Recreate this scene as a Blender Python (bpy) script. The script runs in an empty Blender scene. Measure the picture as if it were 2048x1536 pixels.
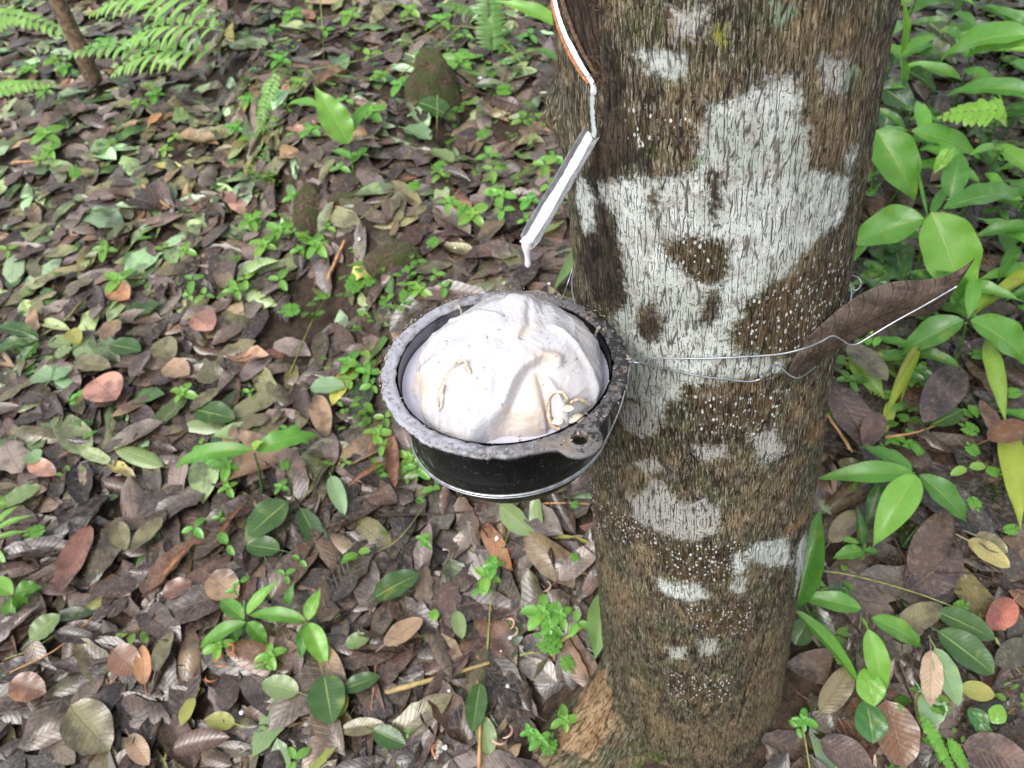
import bpy, math, random
import numpy as np
from mathutils import Vector, Matrix
rng = np.random.default_rng(11); random.seed(11)
S = bpy.context.scene
COL = S.collection
# ------------------------------------------------------------------ camera, sky, sun, exposure
FPX, IW, IH = 1490., 2048, 1536            # focal length and picture size of the photograph in pixels
PITCH, ROLL = math.radians(38), math.radians(5)
CP = np.array([0., 0., 1.35])
cf = np.array([0, math.cos(PITCH), -math.sin(PITCH)])
_r0 = np.array([1., 0, 0]); _u0 = np.array([0, math.sin(PITCH), math.cos(PITCH)])
cr = math.cos(ROLL)*_r0 - math.sin(ROLL)*_u0
cu = math.cos(ROLL)*_u0 + math.sin(ROLL)*_r0
cam = bpy.data.objects.new('camera', bpy.data.cameras.new('camera')); COL.objects.link(cam)
cam.data.sensor_width = 36; cam.data.lens = 36*FPX/IW
cam.data.clip_start = .02; cam.data.clip_end = 200
cam.matrix_world = Matrix(((cr[0], cu[0], -cf[0], CP[0]), (cr[1], cu[1], -cf[1], CP[1]), (cr[2], cu[2], -cf[2], CP[2]), (0, 0, 0, 1)))
cam.data.dof.use_dof = True; cam.data.dof.focus_distance = .70; cam.data.dof.aperture_fstop = 9
S.camera = cam
SUN_EL, SUN_AZ = 46, -140                   # degrees; azimuth from +Y towards +X: veiled sun behind the camera and to its left
W = bpy.data.worlds.new('World'); S.world = W; W.use_nodes = True
wt = W.node_tree; wt.nodes.clear()
sky = wt.nodes.new('ShaderNodeTexSky'); sky.sky_type = 'NISHITA'; sky.sun_disc = False
sky.sun_elevation = math.radians(SUN_EL); sky.sun_rotation = math.radians(SUN_AZ); sky.dust_density = 3
hs = wt.nodes.new('ShaderNodeHueSaturation'); hs.inputs['Saturation'].default_value = .32
bg = wt.nodes.new('ShaderNodeBackground'); bg.inputs[1].default_value = .15
wo = wt.nodes.new('ShaderNodeOutputWorld')
wt.links.new(sky.outputs[0], hs.inputs['Color']); wt.links.new(hs.outputs[0], bg.inputs[0]); wt.links.new(bg.outputs[0], wo.inputs[0])
sun = bpy.data.objects.new('sun', bpy.data.lights.new('sun', 'SUN')); COL.objects.link(sun)
sun.data.energy = .9; sun.data.angle = math.radians(35); sun.data.color = (1, .96, .9)
_el, _az = math.radians(SUN_EL), math.radians(SUN_AZ)
sd = Vector((math.cos(_el)*math.sin(_az), math.cos(_el)*math.cos(_az), math.sin(_el)))
sun.rotation_euler = sd.to_track_quat('Z', 'Y').to_euler(); sun.location = (-2, -2, 5)
S.view_settings.view_transform = 'Standard'; S.view_settings.look = 'None'; S.view_settings.gamma = 1
S.view_settings.exposure = 0.92
S.cycles.max_bounces = 6; S.cycles.diffuse_bounces = 3; S.cycles.glossy_bounces = 3; S.cycles.transmission_bounces = 3

# ------------------------------------------------------------------ numbers
def nrm(v):
    v = np.asarray(v, float); return v/np.maximum(np.linalg.norm(v, axis=-1, keepdims=True), 1e-9)
def _h(i, j, k):
    n = (i*374761393 + j*668265263 + k*2147483647 + 1013904223*(i ^ (k << 3))) & 0xffffffff
    n = ((n ^ (n >> 13))*1274126177) & 0xffffffff
    return ((n ^ (n >> 16)) & 0xffff)/65535.
def vn(x, y, z=0.):
    x, y, z = np.broadcast_arrays(np.asarray(x, float), np.asarray(y, float), np.asarray(z, float))
    i, j, k = np.floor(x).astype(np.int64), np.floor(y).astype(np.int64), np.floor(z).astype(np.int64)
    a, b, c = x-i, y-j, z-k
    a, b, c = a*a*(3-2*a), b*b*(3-2*b), c*c*(3-2*c)
    r = 0
    for di in (0, 1):
        for dj in (0, 1):
            for dk in (0, 1):
                r = r + _h(i+di, j+dj, k+dk)*(a if di else 1-a)*(b if dj else 1-b)*(c if dk else 1-c)
    return r*2-1
def fbm(x, y, z=0., o=4):
    r, am = 0, 1.
    for q in range(o):
        r = r + am*vn(x*2**q+7.1*q, y*2**q+3.7*q, z*2**q); am *= .5
    return r
def sst(a, b, x):
    t = np.clip((x-a)/(b-a), 0, 1); return t*t*(3-2*t)
def ray(px, py):
    d = cf + cr*((px-IW/2)/FPX) - cu*((py-IH/2)/FPX); return d/np.linalg.norm(d)
def proj(P):
    d = np.asarray(P)-CP; z = d@cf
    return IW/2+FPX*(d@cr)/z, IH/2-FPX*(d@cu)/z, z
# terrain: a slope rising away from the camera, a worn path and a low bank beside it
BK = []; PIT = []
def bankf(x, y):
    if not BK: return 0*x
    (ax, ay), (bx, by) = BK
    dx, dy = bx-ax, by-ay; L = math.hypot(dx, dy)
    s = ((x-ax)*(-dy) + (y-ay)*dx)/L                 # positive on the far side from +x
    s = -s
    return sst(-.05, .16, s + .03*vn(x*4, y*4))*sst(.2, .9, y)
def g(x, y):
    x = np.asarray(x, float); y = np.asarray(y, float)
    z = .2309*(y-.72)
    z = np.where(y > 6, .2309*(5.28+(y-6)*.4), z)
    z = z + .17*bankf(x, y) - (.09*np.exp(-(((x-PIT[0])/.15)**2+((y-PIT[1])/.13)**2)) if PIT else 0) + .03*vn(x*1.3+5, y*1.3) + .012*vn(x*4, y*4, 3.)
    return z
_T = np.arange(.35, 9, .006)
def gp(px, py, h=0.):
    d = ray(px, py); P = CP+_T[:, None]*d
    b = np.nonzero(P[:, 2] < g(P[:, 0], P[:, 1])+h)[0]
    return P[b[0] if len(b) else -1]
_a, _b = gp(745, 735), gp(330, 20)
BK = [(_a[0], _a[1]), (_b[0], _b[1])]; _c = gp(960, 260); PIT = [_c[0], _c[1]]
# the trunk: a leaning, nearly straight axis
TZ = np.array([-.3, 0, .25, .5, .75, 1.0, 1.3, 4.2]); TR = np.array([.154, .154, .152, .150, .1475, .146, .145, .135])
TX0, TB, TY = .282, -.0598, .72
def tax(z): return TX0+TB*np.asarray(z)
def trad(z): return np.interp(z, TZ, TR)
_T2 = np.arange(.3, 1.8, .0015)
def on_trunk(px, py):
    d = ray(px, py); P = CP+_T2[:, None]*d
    dd = np.hypot(P[:, 0]-tax(P[:, 2]), P[:, 1]-TY)-trad(P[:, 2])
    b = np.nonzero(dd < 0)[0]
    k = b[0] if len(b) else int(np.argmin(dd))
    p = P[k]; return math.atan2(p[0]-tax(p[2]), -(p[1]-TY)), p[2]
UR = .147
def tuv(pts): return np.array([(lambda q: (q[0]*UR, q[1]))(on_trunk(*p)) for p in pts])
def tpt(u, z, off=0.):
    th = np.asarray(u)/UR; r = trad(z)+off
    return np.stack([tax(z)+r*np.sin(th), TY-r*np.cos(th), np.asarray(z)+0*th], -1)
def tsurf(px, py, off=0.):
    th, z = on_trunk(px, py); return tpt(th*UR, z, off)
def sdf(x, y, poly):
    """signed distance to a polygon, positive inside"""
    d = np.full(x.shape, 1e9); ins = np.zeros(x.shape, bool); n = len(poly)
    for i in range(n):
        x0, y0 = poly[i]; x1, y1 = poly[(i+1) % n]
        ex, ey = x1-x0, y1-y0; t = np.clip(((x-x0)*ex+(y-y0)*ey)/(ex*ex+ey*ey+1e-12), 0, 1)
        d = np.minimum(d, np.hypot(x-x0-t*ex, y-y0-t*ey))
        c = ((y0 > y) != (y1 > y)) & (x < (x1-x0)*(y-y0)/(y1-y0+1e-12)+x0)
        ins ^= c
    return np.where(ins, d, -d)
def pld(x, y, pts):
    d = np.full(x.shape, 1e9)
    for (x0, y0), (x1, y1) in zip(pts[:-1], pts[1:]):
        ex, ey = x1-x0, y1-y0; t = np.clip(((x-x0)*ex+(y-y0)*ey)/(ex*ex+ey*ey+1e-12), 0, 1)
        d = np.minimum(d, np.hypot(x-x0-t*ex, y-y0-t*ey))
    return d

# ------------------------------------------------------------------ material helper
class NT:
    def __init__(s, name):
        s.m = bpy.data.materials.new(name); s.m.use_nodes = True; s.t = s.m.node_tree; s.t.nodes.clear()
        s.out = s.t.nodes.new('ShaderNodeOutputMaterial')
    def n(s, typ, _in=None, **kw):
        x = s.t.nodes.new('ShaderNode'+typ)
        for k, v in kw.items(): setattr(x, k, v)
        for k, v in (_in or {}).items(): s.set(x.inputs[k], v)
        return x
    def set(s, sock, v):
        if isinstance(v, bpy.types.NodeSocket): s.t.links.new(v, sock)
        elif isinstance(v, bpy.types.Node): s.t.links.new(v.outputs[0], sock)
        elif isinstance(v, (tuple, list)) and len(v) == 3 and sock.type == 'RGBA': sock.default_value = (*v, 1)
        else: sock.default_value = v
    def math(s, op, a, b=0., c=None, clamp=False):
        x = s.n('Math', operation=op, use_clamp=clamp); s.set(x.inputs[0], a); s.set(x.inputs[1], b)
        if c is not None: s.set(x.inputs[2], c)
        return x.outputs[0]
    def mr(s, v, a, b, c=0., d=1.):
        x = s.n('MapRange', {'Value': v, 'From Min': a, 'From Max': b, 'To Min': c, 'To Max': d}, interpolation_type='SMOOTHSTEP'); return x.outputs[0]
    def mix(s, f, a, b, mode='MIX'):
        x = s.n('Mix', data_type='RGBA', blend_type=mode)
        s.set(x.inputs[0], f); s.set(x.inputs[6], a); s.set(x.inputs[7], b); return x.outputs[2]
    def noise(s, vec, scale, detail=4., rough=.55, dist=0.):
        return s.n('TexNoise', {'Vector': vec, 'Scale': scale, 'Detail': detail, 'Roughness': rough, 'Distortion': dist}).outputs[0]
    def attr(s, name): return s.n('Attribute', attribute_name=name)
    def vmul(s, v, sc): x = s.n('VectorMath', operation='MULTIPLY'); s.set(x.inputs[0], v); x.inputs[1].default_value = sc; return x.outputs[0]
    def vadd(s, v, w): x = s.n('VectorMath', operation='ADD'); s.set(x.inputs[0], v); s.set(x.inputs[1], w); return x.outputs[0]
    def bump(s, h, st, dist, nrm=None):
        d = {'Height': h, 'Strength': st, 'Distance': dist}
        if nrm is not None: d['Normal'] = nrm
        return s.n('Bump', d).outputs[0]
    def bsdf(s, **kw):
        names = {'col': 'Base Color', 'rough': 'Roughness', 'metal': 'Metallic', 'nrm': 'Normal', 'spec': 'Specular IOR Level', 'coat': 'Coat Weight', 'coatr': 'Coat Roughness', 'sss': 'Subsurface Weight', 'sssc': 'Subsurface Scale', 'alpha': 'Alpha'}
        return s.n('BsdfPrincipled', {names[k]: v for k, v in kw.items()})
    def done(s, sh): s.t.links.new(sh.outputs[0], s.out.inputs[0]); return s.m
def simple(name, col, rough=.5, metal=0., nz=0., nscale=60, bumpd=0., var=.25, **kw):
    t = NT(name); co = t.n('TexCoord').outputs['Object']
    n1 = t.noise(co, nscale, 5.)
    c = t.mix(t.mr(n1, .35, .65), tuple(x*(1-var) for x in col), tuple(min(1, x*(1+var)) for x in col))
    a = dict(col=c, rough=t.mr(n1, .3, .7, max(.05, rough-.1), min(1, rough+.1)), metal=metal, **kw)
    if bumpd: a['nrm'] = t.bump(n1, .6, bumpd)
    return t.done(t.bsdf(**a))
def leaf_mat(name, kind):
    t = NT(name); col = t.attr('col').outputs['Color']; lu = t.n('SeparateXYZ', {0: t.attr('luv').outputs['Vector']})
    T, Sg, Rn = lu.outputs[0], lu.outputs[1], lu.outputs[2]
    ab = t.math('ABSOLUTE', Sg)
    co = t.n('TexCoord').outputs['Object']
    off = t.vadd(co, t.vmul(t.n('CombineXYZ', {0: Rn, 1: Rn, 2: Rn}).outputs[0], (9., 5., 7.)))
    # midrib, tapering towards the tip, and side veins that sweep forward
    mid = t.mr(t.math('DIVIDE', ab, t.math('ADD', t.math('MULTIPLY', T, -.05), .085)), .5, 1., 1., 0.)
    nv = {'dead': 11., 'green': 13., 'ginger': 0.}[kind]
    if nv:
        ph = t.math('SUBTRACT', t.math('MULTIPLY', T, nv), t.math('MULTIPLY', t.math('POWER', ab, .8), 2.2))
        fr = t.math('ABSOLUTE', t.math('SUBTRACT', t.math('FRACT', ph), .5))
        vein = t.mr(fr, .0, .09, 1., 0.)
    else:                                      # fine veins running almost along the blade
        ph = t.math('ADD', t.math('MULTIPLY', ab, 11.), t.math('MULTIPLY', T, 5.))
        fr = t.math('ABSOLUTE', t.math('SUBTRACT', t.math('FRACT', ph), .5)); vein = t.mr(fr, .0, .35, 1., 0.)
    big = t.noise(off, 14., 3.); fine = t.noise(off, 95., 5., .65); spot = t.noise(off, 230., 2.)
    if kind == 'dead':
        c = t.mix(t.mr(big, .42, .60), t.mix(1., col, (1.25, 1.2, 1.15), 'MULTIPLY'), t.mix(1., col, (.5, .45, .45), 'MULTIPLY'))
        c = t.mix(t.mr(fine, .48, .72, 0, .75), c, t.mix(.6, c, (.26, .19, .13)))
        c = t.mix(t.mr(spot, .66, .72, 0, .6), c, (.012, .009, .007))
        c = t.mix(t.math('MULTIPLY', vein, .28), c, t.mix(1., c, (.35, .3, .27), 'MULTIPLY'))
        c = t.mix(t.math('MULTIPLY', mid, .55), c, t.mix(.4, c, (.22, .16, .09)))
        rough = t.mr(t.math('ADD', t.math('MULTIPLY', fine, .7), t.math('MULTIPLY', big, .3)), .32, .68, .12, .44); tr = .05; spec = .7
    else:
        c = t.mix(t.mr(big, .4, .66, 0, .7), col, t.mix(1., col, (.72, .8, .6), 'MULTIPLY'))
        c = t.mix(t.mr(spot, .7, .75, 0, .7 if kind == 'green' else .25), c, (.03, .03, .01))
        bl = t.noise(off, 38., 4., .7); c = t.mix(t.mr(bl, .67, .72, 0, .8), c, (.16, .10, .03)); c = t.mix(t.mr(t.noise(off, 30., 2.), .55, .75, 0, .35), c, (.30, .38, .06))
        c = t.mix(t.math('MULTIPLY', vein, .35 if kind == 'green' else .07), c, t.mix(.45, c, (.5, .62, .25)))
        c = t.mix(t.math('MULTIPLY', mid, .75 if kind == 'green' else .45), c, t.mix(.55, c, (.55, .66, .22)))
        rough = t.mr(t.math('ADD', t.math('MULTIPLY', fine, .5), t.math('MULTIPLY', big, .5)), .35, .65, .16, .42); tr = .30; spec = .6
    hgt = t.math('ADD', t.math('MULTIPLY', vein, -.6 if nv else -.12), t.math('ADD', t.math('MULTIPLY', mid, -1.2), t.math('MULTIPLY', fine, .8 if kind == 'dead' else .3)))
    nb = t.bump(hgt, .7, .0012)
    b = t.bsdf(col=c, rough=rough, nrm=nb, spec=spec, coat=.14, coatr=.15)
    tl = t.n('BsdfTranslucent', {'Color': t.mix(1., c, (1.3, 1.25, .5), 'MULTIPLY'), 'Normal': nb})
    mx = t.n('MixShader', {0: tr, 1: b.outputs[0], 2: tl.outputs[0]})
    return t.done(mx)
MD, MG, MZ = leaf_mat('dead_leaf', 'dead'), leaf_mat('fresh_leaf', 'green'), leaf_mat('ginger_leaf', 'ginger')

# ------------------------------------------------------------------ mesh accumulator
class M:
    def __init__(s): s.V = []; s.F = []; s.C = []; s.L = []; s.n = 0
    def add(s, V, F, col=(.5, .5, .5), luv=None):
        V = np.asarray(V, float).reshape(-1, 3); F = np.asarray(F, np.int64)
        if F.shape[1] == 3: F = np.concatenate([F, np.full((len(F), 1), -1)], 1)
        F = np.where(F >= 0, F+s.n, -1)
        s.V.append(V); s.F.append(F); s.n += len(V)
        c = np.asarray(col, float); c = np.broadcast_to(c, (len(V), 3)) if c.ndim == 1 else c
        s.C.append(c); s.L.append(np.zeros((len(V), 3)) if luv is None else np.asarray(luv).reshape(-1, 3))
        return s
    def build(s, name, mat, parent=None, smooth=True, attrs=None, loc=None):
        V = np.concatenate(s.V); F = np.concatenate(s.F); C = np.concatenate(s.C); L = np.concatenate(s.L)
        o0 = np.zeros(3) if loc is None else np.asarray(loc, float)
        me = bpy.data.meshes.new(name)
        k = (F >= 0).sum(1); loops = F[F >= 0]
        me.vertices.add(len(V)); me.vertices.foreach_set('co', (V-o0).astype(np.float32).ravel())
        me.loops.add(len(loops)); me.loops.foreach_set('vertex_index', loops.astype(np.int32))
        me.polygons.add(len(F)); st = np.concatenate([[0], np.cumsum(k)[:-1]])
        me.polygons.foreach_set('loop_start', st.astype(np.int32)); me.polygons.foreach_set('loop_total', k.astype(np.int32))
        me.polygons.foreach_set('use_smooth', np.full(len(F), smooth))
        me.update(calc_edges=True); me.validate()
        a = me.attributes.new('col', 'FLOAT_COLOR', 'POINT'); a.data.foreach_set('color', np.concatenate([C, np.ones((len(C), 1))], 1).astype(np.float32).ravel())
        a = me.attributes.new('luv', 'FLOAT_VECTOR', 'POINT'); a.data.foreach_set('vector', L.astype(np.float32).ravel())
        for kk, vv in (attrs or {}).items():
            a = me.attributes.new(kk, 'FLOAT', 'POINT'); a.data.foreach_set('value', np.asarray(vv, np.float32).ravel())
        me.materials.append(mat)
        o = bpy.data.objects.new(name, me); COL.objects.link(o)
        o.location = o0
        if parent is not None:
            o.parent = parent; o.location = Vector(o0)-parent.location
        return o
def gridf(nu, nv, closed=False):
    i, j = np.meshgrid(np.arange(nu-1), np.arange(nv if closed else nv-1), indexing='ij'); j2 = (j+1) % nv
    return np.stack([i*nv+j, (i+1)*nv+j, (i+1)*nv+j2, i*nv+j2], -1).reshape(-1, 4)
def tag(o, label=None, cat=None, group=None, kind=None):
    if label: o['label'] = label
    if cat: o['category'] = cat
    if group: o['group'] = group
    if kind: o['kind'] = kind
    return o
def empty(name, loc, label, cat, group=None):
    o = bpy.data.objects.new(name, None); COL.objects.link(o); o.location = Vector(loc); o.empty_display_size = .02
    return tag(o, label, cat, group)
def blades(base, x, up, L, Wd, c=0., k=0., fold=0., wav=0., ab=(.55, .6), nt=7, ns=5, col=(.3, .3, .3), tipc=None, rag=0., edge_t=1.):
    """N leaf blades at once: base (N,3), start direction x, up; c bends the spine down, k rolls the section, fold lifts the sides"""
    base = np.atleast_2d(base); N = max(len(base), len(np.atleast_2d(x)), np.size(L)); base = np.broadcast_to(base, (N, 3)); A = lambda v: np.broadcast_to(np.asarray(v, float), (N,)).reshape(N, 1, 1)
    x = nrm(np.broadcast_to(x, (N, 3))); up = np.broadcast_to(up, (N, 3)); y = nrm(np.cross(up, x)); z = np.cross(x, y)
    t = np.linspace(0, 1, nt)[None, :, None]; s = np.linspace(-1, 1, ns)[None, None, :]
    tt = t + 0*A(0)
    L_, W_, c_, k_ = A(L), A(Wd), A(c)+1e-4, A(k)+1e-4
    a_, b_ = A(ab[0]), A(ab[1])
    pk = a_/(a_+b_); w = (np.maximum(tt, 0)**a_)*(np.maximum(1-tt, 0)**b_)/((pk**a_)*((1-pk)**b_))
    ph = rng.random((N, 1, 1))*6.28; fq = A(2.)+rng.random((N, 1, 1))*2
    if rag: w = w*(1+rag*np.sin(tt*23+ph*3)*rng.random((N, 1, 1)))
    hw = W_/2*w
    X = L_*np.sin(c_*tt)/c_; Z = -L_*(1-np.cos(c_*tt))/c_
    Y = hw*np.sin(k_*s)/k_; D = hw*(1-np.cos(k_*s))/k_ + A(fold)*hw*np.abs(s) + A(wav)*W_*np.sin(fq*6.28*tt+ph+np.sign(s)*1.3)*s*s*sst(0, .15, tt)*sst(0, .1, 1-tt)
    X = X + 0*Y; Zt = Z + 0*Y
    cx, sx = np.cos(c_*tt), np.sin(c_*tt)
    X = X + D*sx; Zt = Zt + D*cx
    V = base[:, None, None, :] + X[..., None]*x[:, None, None] + Y[..., None]*y[:, None, None] + Zt[..., None]*z[:, None, None]
    F0 = gridf(nt, ns); F = (F0[None] + (np.arange(N)*nt*ns)[:, None, None]).reshape(-1, 4)
    rr = rng.random((N, 1, 1))
    luv = np.stack([tt+0*Y, s+0*Y, rr+0*Y], -1).reshape(-1, 3)
    col = np.broadcast_to(np.asarray(col, float), (N, 3))
    C = np.broadcast_to(col[:, None, None, :], (N, nt, ns, 3)).reshape(-1, 3)
    return V.reshape(-1, 3), F, C, luv
def tube(pts, r, n=6, col=(.3, .3, .3), cap=True, jit=0.):
    P = np.asarray(pts, float); m = len(P); r = np.broadcast_to(np.asarray(r, float), (m,))
    T = nrm(np.gradient(P, axis=0)); ref = np.array([0, 0, 1.]) if abs(T[0][2]) < .9 else np.array([1., 0, 0])
    A = nrm(np.cross(T, ref)); B = np.cross(T, A); th = np.linspace(0, 2*np.pi, n, endpoint=False)
    rad = r[:, None]*(1+jit*rng.normal(size=(m, n)))
    V = P[:, None]+rad[..., None]*(np.cos(th)[None, :, None]*A[:, None]+np.sin(th)[None, :, None]*B[:, None])
    F = gridf(m, n, True); V = V.reshape(-1, 3)
    if cap:
        V = np.concatenate([V, P[:1], P[-1:]]); k = np.arange(n); k2 = (k+1) % n
        F = np.concatenate([np.concatenate([F]), np.stack([np.full(n, m*n), k, k2, np.full(n, -1)], 1), np.stack([np.full(n, m*n+1), (m-1)*n+k2, (m-1)*n+k, np.full(n, -1)], 1)])
    luv = np.zeros((len(V), 3)); luv[:, 1] = .5; luv[:, 0] = .5
    return V, F, col, luv
def spl(pts, n=24):
    P = np.asarray(pts, float); m = len(P)
    if m == 2: return P[0]+(P[1]-P[0])*np.linspace(0, 1, n)[:, None]
    Q = np.concatenate([[2*P[0]-P[1]], P, [2*P[-1]-P[-2]]]); out = []
    t = np.linspace(0, m-1-1e-6, n)
    for v in t:
        i = int(v); f = v-i; p0, p1, p2, p3 = Q[i:i+4]
        out.append(.5*((2*p1)+(-p0+p2)*f+(2*p0-5*p1+4*p2-p3)*f*f+(-p0+3*p1-3*p2+p3)*f**3))
    return np.array(out)

# ------------------------------------------------------------------ ground
def soil_mat():
    t = NT('wet_soil'); co = t.n('TexCoord').outputs['Object']
    n1 = t.noise(co, 6., 4.); n2 = t.noise(co, 55., 6., .7); n3 = t.noise(co, 260., 3., .6)
    c = t.mix(t.mr(n2, .35, .65), (.018, .011, .007), (.075, .045, .025))
    c = t.mix(t.mr(n3, .6, .7, 0, .7), c, (.16, .10, .055)); c = t.mix(t.mr(n1, .5, .7, 0, .35), c, (.02, .024, .01))
    h = t.math('ADD', n2, t.math('MULTIPLY', n3, .4))
    return t.done(t.bsdf(col=c, rough=t.mr(n2, .3, .7, .45, .85), nrm=t.bump(h, 1., .012)))
SOIL = soil_mat()
def warp(a, lo, hi, n1, far, n2):
    return np.unique(np.concatenate([-np.geomspace(far, abs(lo)+.3, n2) if a == 'x' else lo-np.geomspace(4, .3, 6), np.linspace(lo, hi, n1), hi+np.geomspace(.3, far, n2)]))
gx = warp('x', -2.8, 2.8, 280, 60, 12); gy = warp('y', -.5, 5., 260, 80, 12)
GX, GY = np.meshgrid(gx, gy, indexing='ij')
GZ = g(GX, GY) + .004*fbm(GX*16, GY*16, 1.)
gm = M(); gm.add(np.stack([GX, GY, GZ], -1), gridf(len(gx), len(gy)))
tag(gm.build('ground', SOIL), kind='structure')

# ------------------------------------------------------------------ fallen leaves: carpet and the ones that show
PAL = dict(dark=(.055, .040, .035), brown=(.108, .076, .060), grey=(.175, .143, .127), rust=(.15, .078, .05), tan=(.29, .20, .125), olive=(.15, .145, .07), green=(.055, .13, .035), pale=(.24, .33, .15), yellow=(.38, .37, .10), pink=(.45, .24, .18), orange=(.38, .19, .085), mint=(.27, .42, .24))
WORD = dict(dark='dark brown', brown='mid brown', grey='grey brown', rust='rust coloured', tan='tan', olive='olive', green='deep green', pale='pale green', yellow='yellow green', pink='pink', orange='orange', mint='mint green')
FRESH = {'green', 'pale', 'yellow', 'mint'}
ZN = nrm(np.array([0, -.225, 1.]))
def trunk_gap(x, y, z=0.): return np.hypot(x-tax(z), y-TY)-.17
XR, Y0, Y1 = 2.7, .05, 4.9
def scatter(n):
    y = rng.uniform(Y0, Y1, n); x = rng.uniform(-1, 1, n)*(.95+.62*y); return x, y
NL = 15000
lx, ly = scatter(NL); keep = (trunk_gap(lx, ly) > .035) & (np.hypot(lx-.07, ly-.62) > .13); lx, ly = lx[keep], ly[keep]; NL = len(lx)
bkv = bankf(lx, ly)
right = sst(.35, .75, lx-.15*ly)
bare = np.exp(-(((lx-gp(650, 650)[0])/.25)**2+((ly-gp(650, 650)[1])/.17)**2))+.9*np.exp(-(((lx-PIT[0])/.15)**2+((ly-PIT[1])/.12)**2))
keep = rng.random(NL) > bare*.95; lx, ly, bkv, right = lx[keep], ly[keep], bkv[keep], right[keep]; NL = len(lx)
names = list(PAL)
def pick(x, y, b, r):
    far = min(1, max(0, (y-.9)/1.6)); gr = (.13+.37*far)*(1-.45*b)*(1-.3*r)
    q = random.random()
    if q < gr: return random.choices(['olive', 'pale', 'mint', 'green', 'yellow'], [4, 2.8*far+.5, 1.4*far+.2, 1.4, .25])[0]
    q = random.random()
    if q < .022: return random.choice(['tan', 'orange', 'pink', 'rust', 'rust', 'tan'])
    return random.choices(['dark', 'brown', 'grey', 'rust', 'tan'], [3.6, 4.4, 2.5+1.2*far, .4, .6])[0]
lc = [pick(*q) for q in zip(lx, ly, bkv, right)]
lL = np.clip(rng.normal(.122, .03, NL), .05, .20); lW = lL*rng.uniform(.30, .47, NL)
lift = rng.uniform(.001, .020, NL); top = rng.random(NL) < .22; lift[top] = rng.uniform(.018, .026, top.sum())
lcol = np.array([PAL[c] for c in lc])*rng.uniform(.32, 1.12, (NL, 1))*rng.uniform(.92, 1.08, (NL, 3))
lcol = lcol*(1+.50*sst(1.2, 2.6, ly-.5*lx))[:, None]  # brighter sky light at far left put into the leaf colours
lcol = lcol*(1-.52*sst(.40, .70, lx-.12*ly))[:, None]  # shade among the right-hand plants darkened into the leaf colours
lang = rng.uniform(0, 6.28, NL)
def normal_at(x, y, e=.03):
    return nrm(np.stack([-(g(x+e, y)-g(x-e, y))/(2*e), -(g(x, y+e)-g(x, y-e))/(2*e), np.ones_like(x)], -1))
lup = nrm(normal_at(lx, ly)+rng.normal(0, .11, (NL, 3))*np.array([1, 1, .2]))
ldir = np.stack([np.cos(lang), np.sin(lang), np.zeros(NL)], -1); ldir = nrm(ldir-lup*(ldir*lup).sum(1, keepdims=True))
lpos = np.stack([lx, ly, g(lx, ly)+lift], -1)
lcv = rng.normal(.1, .40, NL); lk = rng.normal(-.1, .55, NL); lw = rng.uniform(0, .09, NL); lf = rng.uniform(-.1, .35, NL)
lbase = lpos-ldir*(lL*.5)[:, None]
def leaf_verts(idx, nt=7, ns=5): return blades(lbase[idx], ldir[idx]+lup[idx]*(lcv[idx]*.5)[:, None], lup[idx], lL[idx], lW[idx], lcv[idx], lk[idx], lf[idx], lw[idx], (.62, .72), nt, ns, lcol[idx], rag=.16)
sx, sy, sz = proj(lpos)
area = lL*lW*np.abs((lup*nrm(CP-lpos)).sum(1))/sz**2
TRK = [(1100, 0), (1800, 0), (1690, 600), (1620, 1040), (1577, 1320), (1600, 1536), (1100, 1536), (1205, 1300), (1185, 1000), (1145, 500)]
inview = (sx > 15) & (sx < IW-15) & (sy > 10) & (sy < IH-10) & (sdf(sx, sy, TRK) < 0) & (np.hypot((sx-1010)/270, (sy-790)/235) > 1)
GRN = [(1700, 60), (2048, 60), (2048, 640), (1700, 700)]
inview &= sdf(sx, sy, GRN) < 0
LM = [('the pink round leaf', 210, 775), ('the pink heart shaped leaf', 408, 640), ('the orange leaf on the path', 235, 587), ('the sapling stem', 190, 190), ('the fern fronds', 340, 170),
      ('the squat mossy stone', 625, 420), ('the flat mossy stone', 790, 515), ('the tall mossy stone', 870, 190), ('the single broad upright sprout', 665, 220), ('the bent ginger shoot', 515, 960),
      ('the twin ginger seedlings', 540, 1250), ('the wet dark oval leaf', 635, 1410), ('the large veined leaf', 540, 1035), ('the tan pointed leaf', 805, 1265), ('the lone dark green leaf', 790, 1172),
      ('the flared root', 1100, 1440), ('the dry upright stalk', 958, 1440), ('the red leaf', 2005, 1225), ('the heart shaped leaves', 1740, 1420), ('the star of ginger leaves', 1780, 980),
      ('the striped folded leaf', 1940, 1300), ('the yellow hanging blade', 2010, 960), ('the three leaf sprig', 55, 680), ('the big spotted grey leaf', 175, 1460), ('the pair of seedlings by the root', 1200, 1100),
      ('the bare earth patch', 650, 650), ('the orange curled leaf', 735, 945), ('the lacy seedling beside the trunk', 1110, 1290), ('the pink half leaf', 80, 935), ('the yellow oval leaf', 425, 1445), ('the bark shavings', 445, 1315),
      ('the black bowl', 1000, 1010), ('the bottom corner twig', 340, 1480)]
cand = np.nonzero(top & inview)[0]; cand = cand[np.argsort(-area[cand])][:215]
rest = np.setdiff1d(np.arange(NL), cand)
cm = M(); dead_i = rest
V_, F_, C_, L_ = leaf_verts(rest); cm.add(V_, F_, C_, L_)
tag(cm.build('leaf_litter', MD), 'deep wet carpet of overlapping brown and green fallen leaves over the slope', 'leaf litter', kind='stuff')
buckets = {}
for i in cand:
    j = min(range(len(LM)), key=lambda q: (LM[q][1]-sx[i])**2+(LM[q][2]-sy[i])**2)
    buckets.setdefault((lc[i], j), []).append(i)
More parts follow.
